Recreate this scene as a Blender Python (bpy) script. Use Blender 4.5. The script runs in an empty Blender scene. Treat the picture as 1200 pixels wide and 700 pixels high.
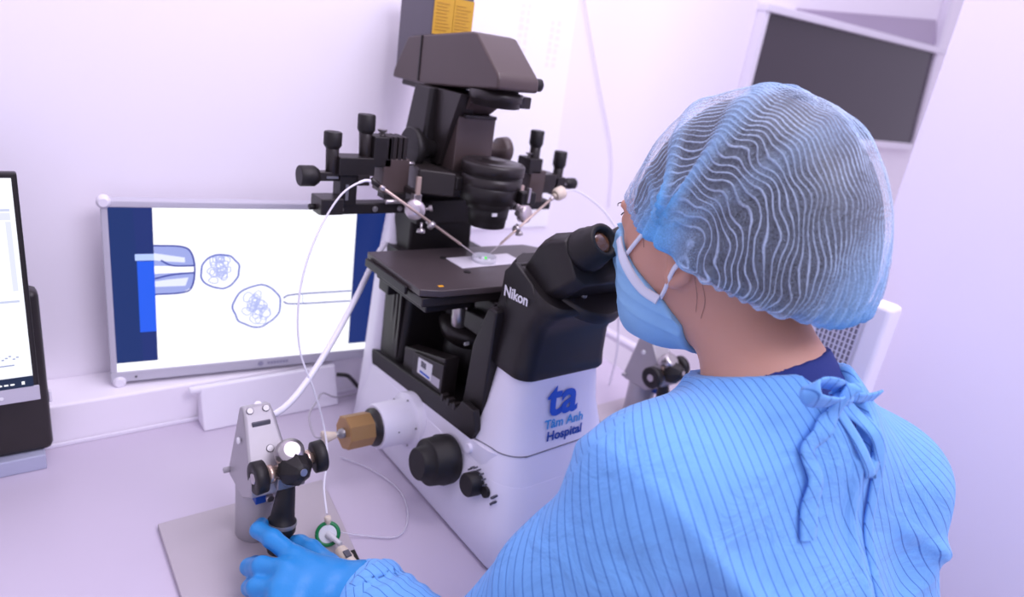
import bpy, bmesh, math, random
import numpy as np
from mathutils import Vector, Matrix
random.seed(4)
SC = bpy.context.scene
COL = SC.collection

# ---------------------------------------------------------------- camera
cam_d = bpy.data.cameras.new('camera')
cam = bpy.data.objects.new('camera', cam_d); COL.objects.link(cam)
ROWS = ((0.79170020, -0.59373699, 0.14383035),
        (0.09896253, 0.35697071, 0.92885862),
        (-0.60284095, -0.72114374, 0.34137149))          # camera right / up / back axes
m = Matrix.Identity(4)
for j in range(3):
    for i in range(3):
        m[i][j] = ROWS[j][i]
m.translation = (0, 0, 0.6)
cam.matrix_world = m
cam_d.sensor_width = 36.0
cam_d.lens = 36.0 * 791.909 / 1200
cam_d.clip_start = 0.01
cam_d.dof.use_dof = True
cam_d.dof.focus_distance = 0.70
cam_d.dof.aperture_fstop = 3.5
SC.camera = cam

# ---------------------------------------------------------------- light
def srgb(r, g, b):
    f = lambda c: (c/255/12.92) if c/255 <= 0.04045 else ((c/255+0.055)/1.055)**2.4
    return (f(r), f(g), f(b), 1)
world = bpy.data.worlds.new('world'); SC.world = world
world.use_nodes = True
bg = world.node_tree.nodes['Background']
bg.inputs[0].default_value = srgb(236, 226, 255)
bg.inputs[1].default_value = 0.66
def area(name, loc, target, size, power, col, sy=None):
    d = bpy.data.lights.new(name, 'AREA'); d.energy = power; d.color = col[:3]
    d.shape = 'RECTANGLE'; d.size = size; d.size_y = sy or size
    o = bpy.data.objects.new(name, d); COL.objects.link(o); o.location = loc
    o.rotation_euler = (Vector(target)-Vector(loc)).to_track_quat('-Z', 'Y').to_euler()
    return o
area('ceiling_light_over_table', (0.80, 0.45, 1.75), (0.85, 0.85, 0.2), 1.2, 9.0, srgb(250, 240, 255), 0.6)
area('ceiling_light_behind', (0.75, -0.65, 1.7), (0.7, 0.5, 0.2), 1.2, 17.0, srgb(245, 238, 255), 0.7)
SC.view_settings.view_transform = 'Standard'
SC.view_settings.look = 'None'
SC.view_settings.gamma = 1
SC.view_settings.exposure = 0.35
SC.view_settings.use_curve_mapping = False

# ---------------------------------------------------------------- materials
MATS = {}
def mat(name, col, rough=0.5, metal=0.0, bump=0.0, bscale=200, var=0.0, vscale=8, emit=None, estr=1.0, alpha=1.0, trans=0.0, spec=0.5, sub=0.0, coat=0.0, ior=1.45):
    if name in MATS: return MATS[name]
    M = bpy.data.materials.new(name); M.use_nodes = True
    nt = M.node_tree; b = nt.nodes['Principled BSDF']
    b.inputs['Base Color'].default_value = col
    b.inputs['Roughness'].default_value = rough
    b.inputs['Metallic'].default_value = metal
    b.inputs['Alpha'].default_value = alpha
    b.inputs['Transmission Weight'].default_value = trans
    b.inputs['Specular IOR Level'].default_value = spec
    b.inputs['IOR'].default_value = ior
    b.inputs['Coat Weight'].default_value = coat
    if sub:
        b.inputs['Subsurface Weight'].default_value = sub
        b.inputs['Subsurface Radius'].default_value = (0.012, 0.005, 0.003)
        b.inputs['Subsurface Scale'].default_value = 1.0
    tc = nt.nodes.new('ShaderNodeTexCoord')
    if var:
        n = nt.nodes.new('ShaderNodeTexNoise'); n.inputs['Scale'].default_value = vscale; n.inputs['Detail'].default_value = 4
        nt.links.new(tc.outputs['Object'], n.inputs['Vector'])
        mx = nt.nodes.new('ShaderNodeMix'); mx.data_type = 'RGBA'
        mx.inputs[6].default_value = tuple(c*(1-var) for c in col[:3])+(1,)
        mx.inputs[7].default_value = tuple(min(1, c*(1+var)) for c in col[:3])+(1,)
        nt.links.new(n.outputs['Fac'], mx.inputs[0]); nt.links.new(mx.outputs[2], b.inputs['Base Color'])
    if bump:
        n2 = nt.nodes.new('ShaderNodeTexNoise'); n2.inputs['Scale'].default_value = bscale; n2.inputs['Detail'].default_value = 3
        nt.links.new(tc.outputs['Object'], n2.inputs['Vector'])
        bp = nt.nodes.new('ShaderNodeBump'); bp.inputs['Strength'].default_value = bump; bp.inputs['Distance'].default_value = 0.002
        nt.links.new(n2.outputs['Fac'], bp.inputs['Height']); nt.links.new(bp.outputs[0], b.inputs['Normal'])
    if emit:
        b.inputs['Emission Color'].default_value = emit; b.inputs['Emission Strength'].default_value = estr
    MATS[name] = M
    return M
def N(nt, typ, **kw):
    n = nt.nodes.new(typ)
    for k, v in kw.items(): setattr(n, k, v)
    return n

WALL = mat('wall_paint', srgb(248, 243, 252), 0.6, bump=0.03, bscale=300, var=0.02, vscale=3)
PARTN = mat('partition_paint', srgb(244, 238, 255), 0.7, var=0.01, vscale=2)
FLOOR = mat('floor_vinyl', srgb(205, 190, 195), 0.4, bump=0.05, bscale=150, var=0.05, vscale=20)
TABLE = mat('table_laminate', srgb(200, 190, 208), 0.35, bump=0.02, bscale=400, var=0.02, vscale=4)
WHITE = mat('white_plastic', srgb(238, 234, 245), 0.4, bump=0.02, bscale=500, var=0.01, vscale=5)
MWHITE = mat('microscope_white', srgb(236, 233, 246), 0.35, bump=0.04, bscale=900, var=0.012, vscale=6)
BLACK = mat('black_plastic', srgb(31, 27, 28), 0.42, bump=0.08, bscale=900, var=0.08, vscale=30)
BLACK2 = mat('black_satin', srgb(42, 37, 37), 0.35, bump=0.05, bscale=700, var=0.08, vscale=30)
BLACKR = mat('black_rubber', srgb(26, 23, 24), 0.5, bump=0.1, bscale=900, var=0.08, vscale=40)
BLACKLIT = mat('lit_black_enamel', srgb(80, 68, 67), 0.34, bump=0.05, bscale=900, var=0.05, vscale=30)  # black enamel with its warm lit sheen put into the base colour
GREYM = mat('grey_metal', srgb(150, 148, 152), 0.35, 0.6, bump=0.03, bscale=600, var=0.04, vscale=30)
JGREY = mat('joystick_grey_enamel', srgb(172, 168, 174), 0.4, 0.15, bump=0.03, bscale=600, var=0.03, vscale=30)
CHROME = mat('polished_steel', srgb(190, 184, 186), 0.28, 0.85, var=0.05, vscale=40)
BRASS = mat('brass', srgb(176, 138, 92), 0.42, 0.35, bump=0.04, bscale=500, var=0.06, vscale=40)
GLASS = mat('clear_glass', (1, 1, 1, 1), 0.03, trans=1.0, var=0.0)
SEAM = mat('seam_dark', srgb(120, 118, 130), 0.6)
LBLUE = mat('logo_blue', srgb(38, 92, 200), 0.4)
LCYAN = mat('logo_light_blue', srgb(70, 160, 225), 0.4)
LNAVY = mat('logo_navy', srgb(30, 75, 165), 0.4)
PRINTW = mat('print_white', srgb(235, 235, 240), 0.5)
PRINTG = mat('print_grey', srgb(90, 90, 100), 0.5)
YELLOW = mat('yellow_label', srgb(205, 160, 50), 0.5, var=0.06, vscale=120)
CABLE = mat('white_tubing', srgb(236, 234, 244), 0.3)
TUBE = mat('clear_tubing', srgb(232, 228, 240), 0.2, alpha=0.55)
GREEN = mat('green_plastic', srgb(20, 125, 70), 0.35)
BEIGE = mat('beige_plastic', srgb(222, 208, 190), 0.4, var=0.03, vscale=60)
SILVER = mat('silver_plastic', srgb(196, 194, 206), 0.4, var=0.02, vscale=20)

# ---------------------------------------------------------------- mesh helpers
ORIGIN = {}
def link(o, parent=None, org=(0, 0, 0)):
    COL.objects.link(o)
    ORIGIN[o.name] = Vector(org)
    if parent is not None: o.parent = parent
    return o
def tag(o, label=None, cat=None, group=None, kind=None):
    if label: o['label'] = label
    if cat: o['category'] = cat
    if group: o['group'] = group
    if kind: o['kind'] = kind
    return o
def thing(name, loc, label, cat, group=None):
    o = bpy.data.objects.new(name, None); o.empty_display_size = 0.05
    o.location = loc
    link(o, None, loc)
    return tag(o, label, cat, group)
def frame_from(d):
    d = Vector(d).normalized()
    a = Vector((0, 0, 1)) if abs(d.z) < 0.9 else Vector((0, 1, 0))
    u = d.cross(a).normalized(); v = d.cross(u).normalized()
    return u, v, d
class MB:
    def __init__(s): s.v = []; s.f = []; s.sm = []
    def add(s, vs, fs, smooth=False):
        k = len(s.v); s.v += [tuple(p) for p in vs]
        s.f += [tuple(i+k for i in f) for f in fs]; s.sm += [smooth]*len(fs); return s
    def box(s, lo, hi, mtx=None):
        (a, b, c), (d, e, f) = lo, hi
        vs = [Vector(p) for p in ((a,b,c),(d,b,c),(d,e,c),(a,e,c),(a,b,f),(d,b,f),(d,e,f),(a,e,f))]
        if mtx is not None: vs = [mtx @ p for p in vs]
        return s.add(vs, [(0,3,2,1),(4,5,6,7),(0,1,5,4),(1,2,6,5),(2,3,7,6),(3,0,4,7)])
    def prism(s, poly, axis, a, b, taper=None):
        # poly in the two other axes (cyclic order), extruded along axis
        n = len(poly)
        def P(p, t):
            q = [0, 0, 0]; i = 'xyz'.index(axis)
            oth = [k for k in range(3) if k != i]
            q[i] = t; q[oth[0]] = p[0]; q[oth[1]] = p[1]; return q
        vs = [P(p, a) for p in poly] + [P(p, b) for p in (taper or poly)]
        return s.add(vs, [tuple(range(n))[::-1], tuple(range(n, 2*n))] + [(i, (i+1) % n, n+(i+1) % n, n+i) for i in range(n)])
    def lathe(s, p, d, prof, n=28, smooth=True):
        # prof: list of (distance along d, radius)
        u, v, w = frame_from(d); p = Vector(p); k = len(prof)
        vs = []
        for (t, r) in prof:
            for i in range(n):
                a = 2*math.pi*i/n
                vs.append(p + w*t + u*(r*math.cos(a)) + v*(r*math.sin(a)))
        fs = []
        for j in range(k-1):
            for i in range(n):
                fs.append((j*n+i, j*n+(i+1) % n, (j+1)*n+(i+1) % n, (j+1)*n+i))
        s.add(vs, fs, smooth)
        for q in (vs[:n][::-1], vs[-n:]): s.add(q, [tuple(range(n))])
        return s
    def cyl(s, p0, p1, r0, r1=None, n=24, bev=0.0008):
        p0 = Vector(p0); p1 = Vector(p1); L = (p1-p0).length; r1 = r0 if r1 is None else r1
        e = min(bev, L*0.3)
        return s.lathe(p0, p1-p0, [(0, r0-e), (e, r0), (L-e, r1), (L, r1-e)], n)
    def loft(s, rings, cap=True, smooth=True):
        n = len(rings[0]); k = len(rings); vs = [p for r in rings for p in r]
        fs = [(j*n+i, j*n+(i+1) % n, (j+1)*n+(i+1) % n, (j+1)*n+i) for j in range(k-1) for i in range(n)]
        s.add(vs, fs, smooth)
        if cap:
            if smooth:
                for q in (vs[:n][::-1], vs[-n:]): s.add(q, [tuple(range(n))])
            else:
                b = len(s.v)-k*n
                s.f.append(tuple(b+i for i in range(n))[::-1]); s.sm.append(False)
                s.f.append(tuple(b+(k-1)*n+i for i in range(n))); s.sm.append(False)
        return s
    def tube(s, pts, r, n=10, sub=8):
        pts = smooth_path(pts, sub)
        rings = []; u = None
        for i, p in enumerate(pts):
            t = (pts[min(i+1, len(pts)-1)]-pts[max(i-1, 0)]).normalized()
            if u is None: u, v, _ = frame_from(t)
            u = (u - t*u.dot(t)).normalized(); v = t.cross(u)
            rr = r(i/(len(pts)-1)) if callable(r) else r
            rings.append([p+u*(rr*math.cos(2*math.pi*k/n))+v*(rr*math.sin(2*math.pi*k/n)) for k in range(n)])
        return s.loft(rings)
    def build(s, name, material, parent=None, bevel=0.0, seg=2, org=None, fix=True):
        o_ = Vector(org) if org is not None else (ORIGIN[parent.name] if parent is not None else Vector((0, 0, 0)))
        me = bpy.data.meshes.new(name)
        me.from_pydata([tuple(Vector(p)-o_) for p in s.v], [], s.f)
        me.polygons.foreach_set('use_smooth', s.sm)
        if fix:
            bm = bmesh.new(); bm.from_mesh(me)
            bmesh.ops.recalc_face_normals(bm, faces=bm.faces); bm.to_mesh(me); bm.free()
        me.materials.append(material)
        o = bpy.data.objects.new(name, me)
        link(o, parent, o_)
        if org is not None and parent is None: o.location = o_
        if bevel:
            b = o.modifiers.new('bevel', 'BEVEL'); b.width = bevel; b.segments = seg; b.limit_method = 'ANGLE'; b.angle_limit = math.radians(35)
            b.harden_normals = False
            for p in me.polygons: p.use_smooth = True
            w = o.modifiers.new('wn', 'WEIGHTED_NORMAL'); w.keep_sharp = True
        return o
def smooth_path(pts, sub=8):
    P = [Vector(p) for p in pts]
    if len(P) < 3 or sub <= 1: return P
    Q = [P[0]*2-P[1]] + P + [P[-1]*2-P[-2]]
    out = []
    for i in range(1, len(Q)-2):
        a, b, c, d = Q[i-1:i+3]
        for k in range(sub):
            t = k/sub
            out.append(0.5*((2*b)+(c-a)*t+(2*a-5*b+4*c-d)*t*t+(3*b-a-3*c+d)*t**3))
    out.append(P[-1]); return out
def rrect(x0, x1, y0, y1, r, z, n=5):
    out = []
    for cx, cy, a0 in ((x1-r, y1-r, 0), (x0+r, y1-r, 90), (x0+r, y0+r, 180), (x1-r, y0+r, 270)):
        for k in range(n+1):
            a = math.radians(a0+90*k/n); out.append((cx+r*math.cos(a), cy+r*math.sin(a), z))
    return out
def text(body, name, material, parent, loc, xdir, ydir, size, bold=0.0, shear=0.0, ext=0.0002, align='CENTER'):
    c = bpy.data.curves.new(name, 'FONT'); c.body = body; c.size = size; c.align_x = align; c.align_y = 'CENTER'
    c.offset = bold; c.extrude = ext; c.shear = shear; c.resolution_u = 4
    t = bpy.data.objects.new('tmp', c); COL.objects.link(t)
    bpy.context.view_layer.update()
    dg = bpy.context.evaluated_depsgraph_get()
    me = bpy.data.meshes.new_from_object(t.evaluated_get(dg)); me.name = name
    bpy.data.objects.remove(t)
    X = Vector(xdir).normalized(); Y = Vector(ydir); Y = (Y-X*Y.dot(X)).normalized(); Z = X.cross(Y)
    o_ = ORIGIN[parent.name]
    for v in me.vertices:
        v.co = Vector(loc) + X*v.co.x + Y*v.co.y + Z*v.co.z - o_
    me.materials.clear(); me.materials.append(material)
    o = bpy.data.objects.new(name, me)
    return link(o, parent, o_)

# ---------------------------------------------------------------- SDF helpers (organic shapes)
def seg(P, a, b, r0, r1):
    a = np.array(a, np.float32); b = np.array(b, np.float32); ab = b-a
    t = np.clip(((P-a)@ab)/(ab@ab), 0, 1)
    return np.linalg.norm(P-a-t[..., None]*ab, axis=-1) - (r0+(r1-r0)*t)
def ell(P, c, r, R=None):
    Q = P-np.array(c, np.float32)
    if R is not None: Q = Q@R
    r = np.array(r, np.float32)
    k0 = np.linalg.norm(Q/r, axis=-1); k1 = np.linalg.norm(Q/(r*r), axis=-1)
    return k0*(k0-1)/np.maximum(k1, 1e-6)
def smin(a, b, k):
    h = np.clip(0.5+0.5*(b-a)/k, 0, 1)
    return b*(1-h)+a*h - k*h*(1-h)
def rotx(deg):
    a = math.radians(deg); c, s = math.cos(a), math.sin(a)
    return np.array([[1, 0, 0], [0, c, -s], [0, s, c]], np.float32)
def surface(f, lo, hi, h):
    lo = np.array(lo, np.float32); hi = np.array(hi, np.float32)
    n = np.ceil((hi-lo)/h).astype(int)+1
    ax = [lo[i]+h*np.arange(n[i], dtype=np.float32) for i in range(3)]
    V = np.empty(n, np.float32)
    B = 14
    for i in range(0, n[0], B):          # skip blocks that lie far from the surface
        for j in range(0, n[1], B):
            for k in range(0, n[2], B):
                X, Y, Z = ax[0][i:i+B], ax[1][j:j+B], ax[2][k:k+B]
                c = np.array([[X[0]+X[-1], Y[0]+Y[-1], Z[0]+Z[-1]]], np.float32)/2
                v = float(f(c)[0])
                if abs(v) > h*B*1.15+0.025: V[i:i+B, j:j+B, k:k+B] = v
                else: V[i:i+B, j:j+B, k:k+B] = f(np.stack(np.meshgrid(X, Y, Z, indexing='ij'), -1))
    S = V < 0
    cn = n-1
    acc = np.zeros((*cn, 3), np.float64); cnt = np.zeros(cn, np.int32)
    quads = []
    for a in range(3):
        sl0 = [slice(None)]*3; sl1 = [slice(None)]*3
        sl0[a] = slice(0, -1); sl1[a] = slice(1, None)
        D = S[tuple(sl0)] != S[tuple(sl1)]
        idx = np.argwhere(D)
        b, c = (a+1) % 3, (a+2) % 3
        ok = (idx[:, b] > 0) & (idx[:, b] < cn[b]) & (idx[:, c] > 0) & (idx[:, c] < cn[c])
        idx = idx[ok]
        j = idx.copy(); j[:, a] += 1
        v0 = V[tuple(idx.T)]; v1 = V[tuple(j.T)]
        t = v0/(v0-v1)
        p = idx.astype(np.float64); p[:, a] += t
        cells = []
        for db, dc in ((-1, -1), (0, -1), (0, 0), (-1, 0)):
            q = idx.copy(); q[:, b] += db; q[:, c] += dc
            np.add.at(acc, tuple(q.T), p); np.add.at(cnt, tuple(q.T), 1)
            cells.append(np.ravel_multi_index(tuple(q.T), cn))
        Q = np.stack(cells, 1)
        flip = v0 > 0
        Q[flip] = Q[flip][:, ::-1]
        quads.append(Q)
    used = np.flatnonzero(cnt.ravel())
    mp = -np.ones(cnt.size, np.int64); mp[used] = np.arange(len(used))
    verts = acc.reshape(-1, 3)[used]/cnt.ravel()[used][:, None]*h + lo
    return verts, mp[np.concatenate(quads)]
def relax(v, q, it=2, lam=0.5):
    e = np.concatenate([q[:, [0, 1]], q[:, [1, 2]], q[:, [2, 3]], q[:, [3, 0]]])
    e = np.concatenate([e, e[:, ::-1]])
    for k in range(it):
        s = np.zeros_like(v); c = np.zeros(len(v))
        np.add.at(s, e[:, 0], v[e[:, 1]]); np.add.at(c, e[:, 0], 1)
        v = v+lam*(s/np.maximum(c, 1)[:, None]-v)
    return v
def skin_obj(name, vq, material, parent, it=2):
    v, q = vq; v = relax(v, q, it)
    o_ = ORIGIN[parent.name]
    me = bpy.data.meshes.new(name)
    me.from_pydata((v-np.array(o_)).tolist(), [], q.tolist())
    me.polygons.foreach_set('use_smooth', [True]*len(me.polygons))
    me.materials.append(material)
    return link(bpy.data.objects.new(name, me), parent, o_)

# ================================================================ the room
def struct(mb, name, material, bevel=0.0):
    o = mb.build(name, material, None, bevel); o['kind'] = 'structure'; return o
struct(MB().box((-2.2, -2.2, -0.80), (4.2, 1.2, -0.75)), 'floor', FLOOR)
struct(MB().box((-2.2, 1.06, -0.75), (4.2, 1.16, 2.0)), 'wall_back', WALL)
struct(MB().box((1.10, -2.2, -0.75), (1.16, 0.452, 2.0)), 'wall_right', PARTN, 0.004)
tr = struct(MB().box((-2.2, 1.048, -0.75), (4.2, 1.06, -0.66)), 'baseboard_back', WHITE, 0.002)

# window to the dark next room on the back wall
DARKG = mat('dark_window_glass', srgb(66, 58, 68), 0.12, spec=0.5, var=0.12, vscale=1.6)
UPREFL = mat('upper_window_reflection', srgb(176, 162, 186), 0.15, var=0.10, vscale=2.0)  # reflection above the rail painted as a pale pane
win = thing('window_1', (2.0, 1.06, 0.50), None, None); win['kind'] = 'structure'
MB().prism([(1.52, 0.50), (2.535, 0.50), (2.50, 0.79), (1.52, 0.775)], 'y', 1.046, 1.06).build('pane', DARKG, win)
MB().prism([(1.66, 0.795), (2.47, 0.81), (2.42, 0.880), (1.66, 0.800)], 'y', 1.05, 1.06).build('pane', UPREFL, win)  # slanted top edge follows the painted reflection
MB().prism([(1.50, 0.772), (2.52, 0.788), (2.52, 0.806), (1.50, 0.790)], 'y', 1.03, 1.06).build('window_rail', WHITE, win, 0.002)
MB().box((1.502, 1.036, 0.48), (1.522, 1.06, 0.79)).build('window_frame', WHITE, win, 0.002)
MB().prism([(2.532, 0.48), (2.556, 0.48), (2.46, 0.95), (2.436, 0.95)], 'y', 1.036, 1.06).build('window_frame', WHITE, win, 0.002)
MB().box((1.50, 1.036, 0.478), (2.54, 1.06, 0.50)).build('window_sill', WHITE, win, 0.002)

# white notice sheet on the back wall, faint printing
PAPER = mat('paper', srgb(253, 252, 255), 0.7, var=0.005, vscale=10)
FAINT = mat('faint_print', srgb(245, 242, 252), 0.8)
pp = thing('notice_sheet', (0.80, 1.06, 0.30), 'large white printed notice sheet pinned to the wall behind the microscope', 'notice')
MB().prism([(0.66, 0.26), (0.948, 0.26), (0.922, 0.92), (0.66, 0.92)], 'y', 1.056, 1.0595).build('sheet', PAPER, pp)
for (x, z, w) in ((0.80, 0.60, 0.012), (0.815, 0.60, 0.008), (0.875, 0.58, 0.010), (0.89, 0.58, 0.012)):
    for k in range(7):
        hh = random.uniform(0.006, 0.010)
        MB().box((x, 1.0555, z+k*0.0125), (x+w*random.uniform(.7, 1), 1.056, z+k*0.0125+hh)).build('print_mark', FAINT, pp)
o = MB().tube([(0.93, 1.054, 0.74), (1.02, 1.054, 0.57), (1.10, 1.054, 0.42), (1.125, 1.054, 0.3)], 0.0013).build('corner_crease', mat('crease_lilac', srgb(236, 230, 246), 0.5))  # added tube drawing the faint corner crease, no real cord
tag(o, 'thin pale raised line standing in for the slanting corner crease right of the notice sheet', 'cord')

# ================================================================ table
tb = thing('work_table', (0.05, 0.7, -0.75), 'white laminate work table carrying the microscope', 'table')
MB().box((-1.0, 0.455, -0.03), (1.044, 0.975, 0.0)).build('table_top', TABLE, tb, 0.003)
struct(MB().box((-1.0, 0.977, -0.03), (1.044, 1.06, 0.0625)), 'trim_1', WALL, 0.004)
MB().box((-1.0, 0.9715, 0.0), (1.044, 0.9748, 0.006)).build('joint_strip', WHITE, tb, 0.001)
for x in (-0.95, 0.98):
    for y in (0.49, 0.91):
        MB().box((x, y, -0.75), (x+0.05, y+0.05, -0.03)).build('leg', WHITE, tb, 0.003)
rl = thing('side_rail', (1.10, 0.8, -0.75), 'white metal rail on posts running along the right table end', 'rail')
MB().cyl((1.10, 0.50, 0.03), (1.10, 1.04, 0.03), 0.010).build('bar', WHITE, rl)
for y in (0.55, 1.0):
    MB().cyl((1.10, y, -0.75), (1.10, y, 0.025), 0.008).build('post', WHITE, rl)

# ================================================================ embryo monitor
def glow(name, r, g, b, s=1.0):
    return mat(name, (0, 0, 0, 1), 0.4, emit=srgb(r, g, b), estr=s)
YAW = math.radians(-7)
MM = Matrix.Translation((0.1187, 1.008, -0.03)) @ Matrix.Rotation(YAW, 4, 'Z') @ Matrix.Diagonal((1.05, 0.75, 1.05, 1))
def scr(x, z):
    u = (1.002*x-0.113)/(0.9925+0.1274*x); s = 1.002-0.1274*u
    return u, 0.6-s*(0.6-z)
def flat(poly, dep, mtx):           # polygon in (u, z) set proud of the screen plane
    mb = MB(); n = len(poly)
    a = [mtx @ Vector((p[0], -dep, p[1])) for p in poly]; b = [mtx @ Vector((p[0], -dep+0.0004, p[1])) for p in poly]
    mb.add(a+b, [tuple(range(n)), tuple(range(n, 2*n))[::-1]] + [(i, n+i, n+(i+1) % n, (i+1) % n) for i in range(n)])
    return mb
def stroke(pts, w, dep, mtx, closed=False, sub=6):
    if closed: pts = pts+[pts[0]]
    P = smooth_path([(p[0], 0, p[1]) for p in pts], sub)
    mb = MB(); vs = []
    for i, p in enumerate(P):
        t = (P[min(i+1, len(P)-1)]-P[max(i-1, 0)]).normalized(); nn = Vector((-t.z, 0, t.x))*(w/2)
        for q in (p+nn, p-nn): vs.append(mtx @ Vector((q.x, -dep, q.z)))
    mb.add(vs, [(2*i, 2*i+1, 2*i+3, 2*i+2) for i in range(len(P)-1)])
    return mb
mon = thing('embryo_monitor', (0.30, 0.95, 0.0), 'white framed monitor behind the microscope showing magnified cells held by pipettes', 'monitor')
WM, HB, HT = 0.402, 0.094, 0.352
fr = MB()
fr.box((0, 0, HB), (WM, 0.028, HT), MM)
fr.build('casing', SILVER, mon, 0.004)
for lo, hi in (((0, -0.004, HB), (WM, 0.001, HB+0.016)), ((0, -0.004, HT-0.009), (WM, 0.001, HT)), ((0, -0.004, HB+0.016), (0.008, 0.001, HT-0.009)), ((WM-0.008, -0.004, HB+0.016), (WM, 0.001, HT-0.009))):
    MB().box(lo, hi, MM).build('bezel', SILVER, mon, 0.0015)
for (u, z) in ((0.004, HT-0.002), (0.010, HB+0.001), (WM-0.004, HT-0.002), (WM-0.006, HB+0.001)):
    p = MM @ Vector((u, -0.010, z)); q = MM @ Vector((u, 0.012, z))
    MB().cyl(p, q, 0.0085, bev=0.003).build('corner_bumper', WHITE, mon)
scn = MB().box((0.007, -0.001, HB+0.015), (WM-0.007, 0.0005, HT-0.008), MM).build('screen', glow('screen_navy', 22, 44, 110, 0.9), mon)
u0, u1 = 0.058, 0.331
z0, z1 = HB+0.015, HT-0.008
flat([(u0, z0+0.013), (u1, z0+0.011), (u1, z1-0.001), (u0, z1-0.001)], 0.0014, MM).build('image_field', glow('screen_white', 246, 246, 255, 0.98), scn)
flat([(0.007, z0), (WM-0.007, z0), (WM-0.007, z0+0.012), (0.007, z0+0.0135)], 0.0014, MM).build('task_bar', glow('screen_bar', 250, 250, 255, 1.1), scn)
flat([(0.0075, z0+0.0135), (0.040, z0+0.0135), (0.036, z1-0.001), (0.0075, z1-0.001)], 0.0013, MM).build('side_panel', glow('screen_deepblue', 20, 56, 128, 0.6), scn)
a = scr(0.151, 0.273); b_ = scr(0.172, 0.165)
flat([(a[0], b_[1]), (u0, b_[1]), (u0, a[1]-0.004), (a[0], a[1]-0.004)], 0.0016, MM).build('blue_window', glow('screen_royal', 30, 88, 225, 0.95), scn)
flat([(a[0]-0.002, a[1]-0.003), (u0, a[1]-0.003), (u0, a[1]+0.006), (a[0]-0.002, a[1]+0.006)], 0.0018, MM).build('title_strip', glow('screen_pale', 170, 190, 245, 1.0), scn)
INK = glow('screen_ink', 92, 105, 190, 0.9); INK2 = glow('screen_ink_soft', 168, 176, 226, 0.95); INK3 = glow('screen_ink_dark', 50, 62, 160, 0.8); SW = MATS['screen_white']
# holding pipette seen as a glass tube end
hc = (scr(0.173, 0.291), scr(0.222, 0.251), scr(0.171, 0.219))
top, bot, tip = hc[0][1], hc[2][1], hc[1][0]
mid = (top+bot)/2
out = [(u0, top)] + [(tip-0.018, top-0.002), (tip-0.006, top-0.008), (tip, top-0.020), (tip, bot+0.020), (tip-0.006, bot+0.008), (tip-0.018, bot+0.001), (u0, bot)]
flat([(p[0], p[1]) for p in out], 0.0016, MM).build('pipette_end', glow('screen_pipette', 150, 160, 218, 0.95), scn)
flat([(u0, mid+0.024), (tip-0.012, mid+0.017), (tip-0.012, mid+0.010), (u0+0.016, mid+0.012), (u0, mid+0.014)], 0.0018, MM).build('pipette_gleam', glow('screen_gleam', 214, 218, 244, 1), scn)
flat([(u0, mid-0.024), (tip-0.012, mid-0.024), (tip-0.008, mid-0.012), (u0+0.016, mid-0.014), (u0, mid-0.016)], 0.0018, MM).build('pipette_gleam', MATS['screen_gleam'], scn)
flat([(u0, mid+0.006), (tip, mid+0.004), (tip, mid-0.004), (u0, mid-0.005)], 0.0020, MM).build('pipette_bore', SW, scn)
stroke([(u0+0.008, mid+0.014), (u0+0.022, mid+0.006), (tip, mid+0.005)], 0.0022, 0.0022, MM).build('pipette_line', INK3, scn)
stroke([(u0, mid-0.012), (u0+0.022, mid-0.007), (tip, mid-0.005)], 0.0022, 0.0022, MM).build('pipette_line', INK3, scn)
stroke([(u0, top-0.001), (tip-0.016, top-0.003), (tip-0.004, top-0.012), (tip, mid), (tip-0.004, bot+0.010), (tip-0.016, bot+0.002), (u0, bot+0.001)], 0.0022, 0.0022, MM).build('pipette_line', INK3, scn)
def circ(cx, cz, r, n=14, j=0.0, sq=1.0, ph=0.0):
    return [(cx+(r+random.uniform(-j, j))*math.cos(2*math.pi*k/n+ph), cz+sq*(r+random.uniform(-j, j))*math.sin(2*math.pi*k/n+ph)) for k in range(n)]
def cell(cx, cz, r, halo):
    if halo:
        stroke(circ(cx, cz, r*1.32, 20), 0.0012, 0.0016, MM, True).build('cell_halo', glow('screen_halo', 216, 220, 246, 1), scn)
    stroke(circ(cx, cz, r, 18, r*0.05), 0.0024, 0.0018, MM, True).build('cell_outline', INK, scn)
    for k in range(20):
        t = random.uniform(0, 6.28); d = random.uniform(0.05, 0.78)*r
        stroke(circ(cx+d*math.cos(t), cz+d*math.sin(t), r*random.uniform(0.14, 0.24), 8, r*0.05), 0.0015, 0.0017, MM, True).build('cell_lobe', INK2, scn)
c1 = scr(0.256, 0.247); cell(c1[0], c1[1], 0.0255, True)
c2 = scr(0.311, 0.187); cell(c2[0]-0.002, c2[1], 0.033, False)
n0 = scr(0.352, 0.193); 
nz = scr(0.462, 0.188)
for dz in (0.0085, -0.0085):
    stroke([(n0[0]-0.004, n0[1]+dz*0.35), (n0[0]+0.012, n0[1]+dz*0.9), (u1-0.001, nz[1]+dz)], 0.0021, 0.0018, MM).build('needle_line', INK3, scn)
stroke([(n0[0]+0.024, n0[1]+0.007), (n0[0]+0.025, n0[1]-0.007)], 0.0012, 0.0018, MM).build('needle_line', INK2, scn)
LOGO = mat('faint_logo_grey', srgb(150, 148, 172), 0.5)
p = MM @ Vector((0.196, -0.0045, HB+0.0085)); MB().cyl(p, p+Vector((0, -0.0008, 0)), 0.0042).build('logo_mark', LOGO, mon)
for k in range(7):
    MB().box((0.206+k*0.0045, -0.0052, HB+0.0065), (0.2092+k*0.0045, -0.0040, HB+0.0105), MM).build('logo_mark', LOGO, mon)
p = MM @ Vector((0.030, -0.004, HB+0.007)); MB().cyl(p, p+Vector((0, -0.001, 0)), 0.0018).build('sensor', PRINTG, mon)
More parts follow.
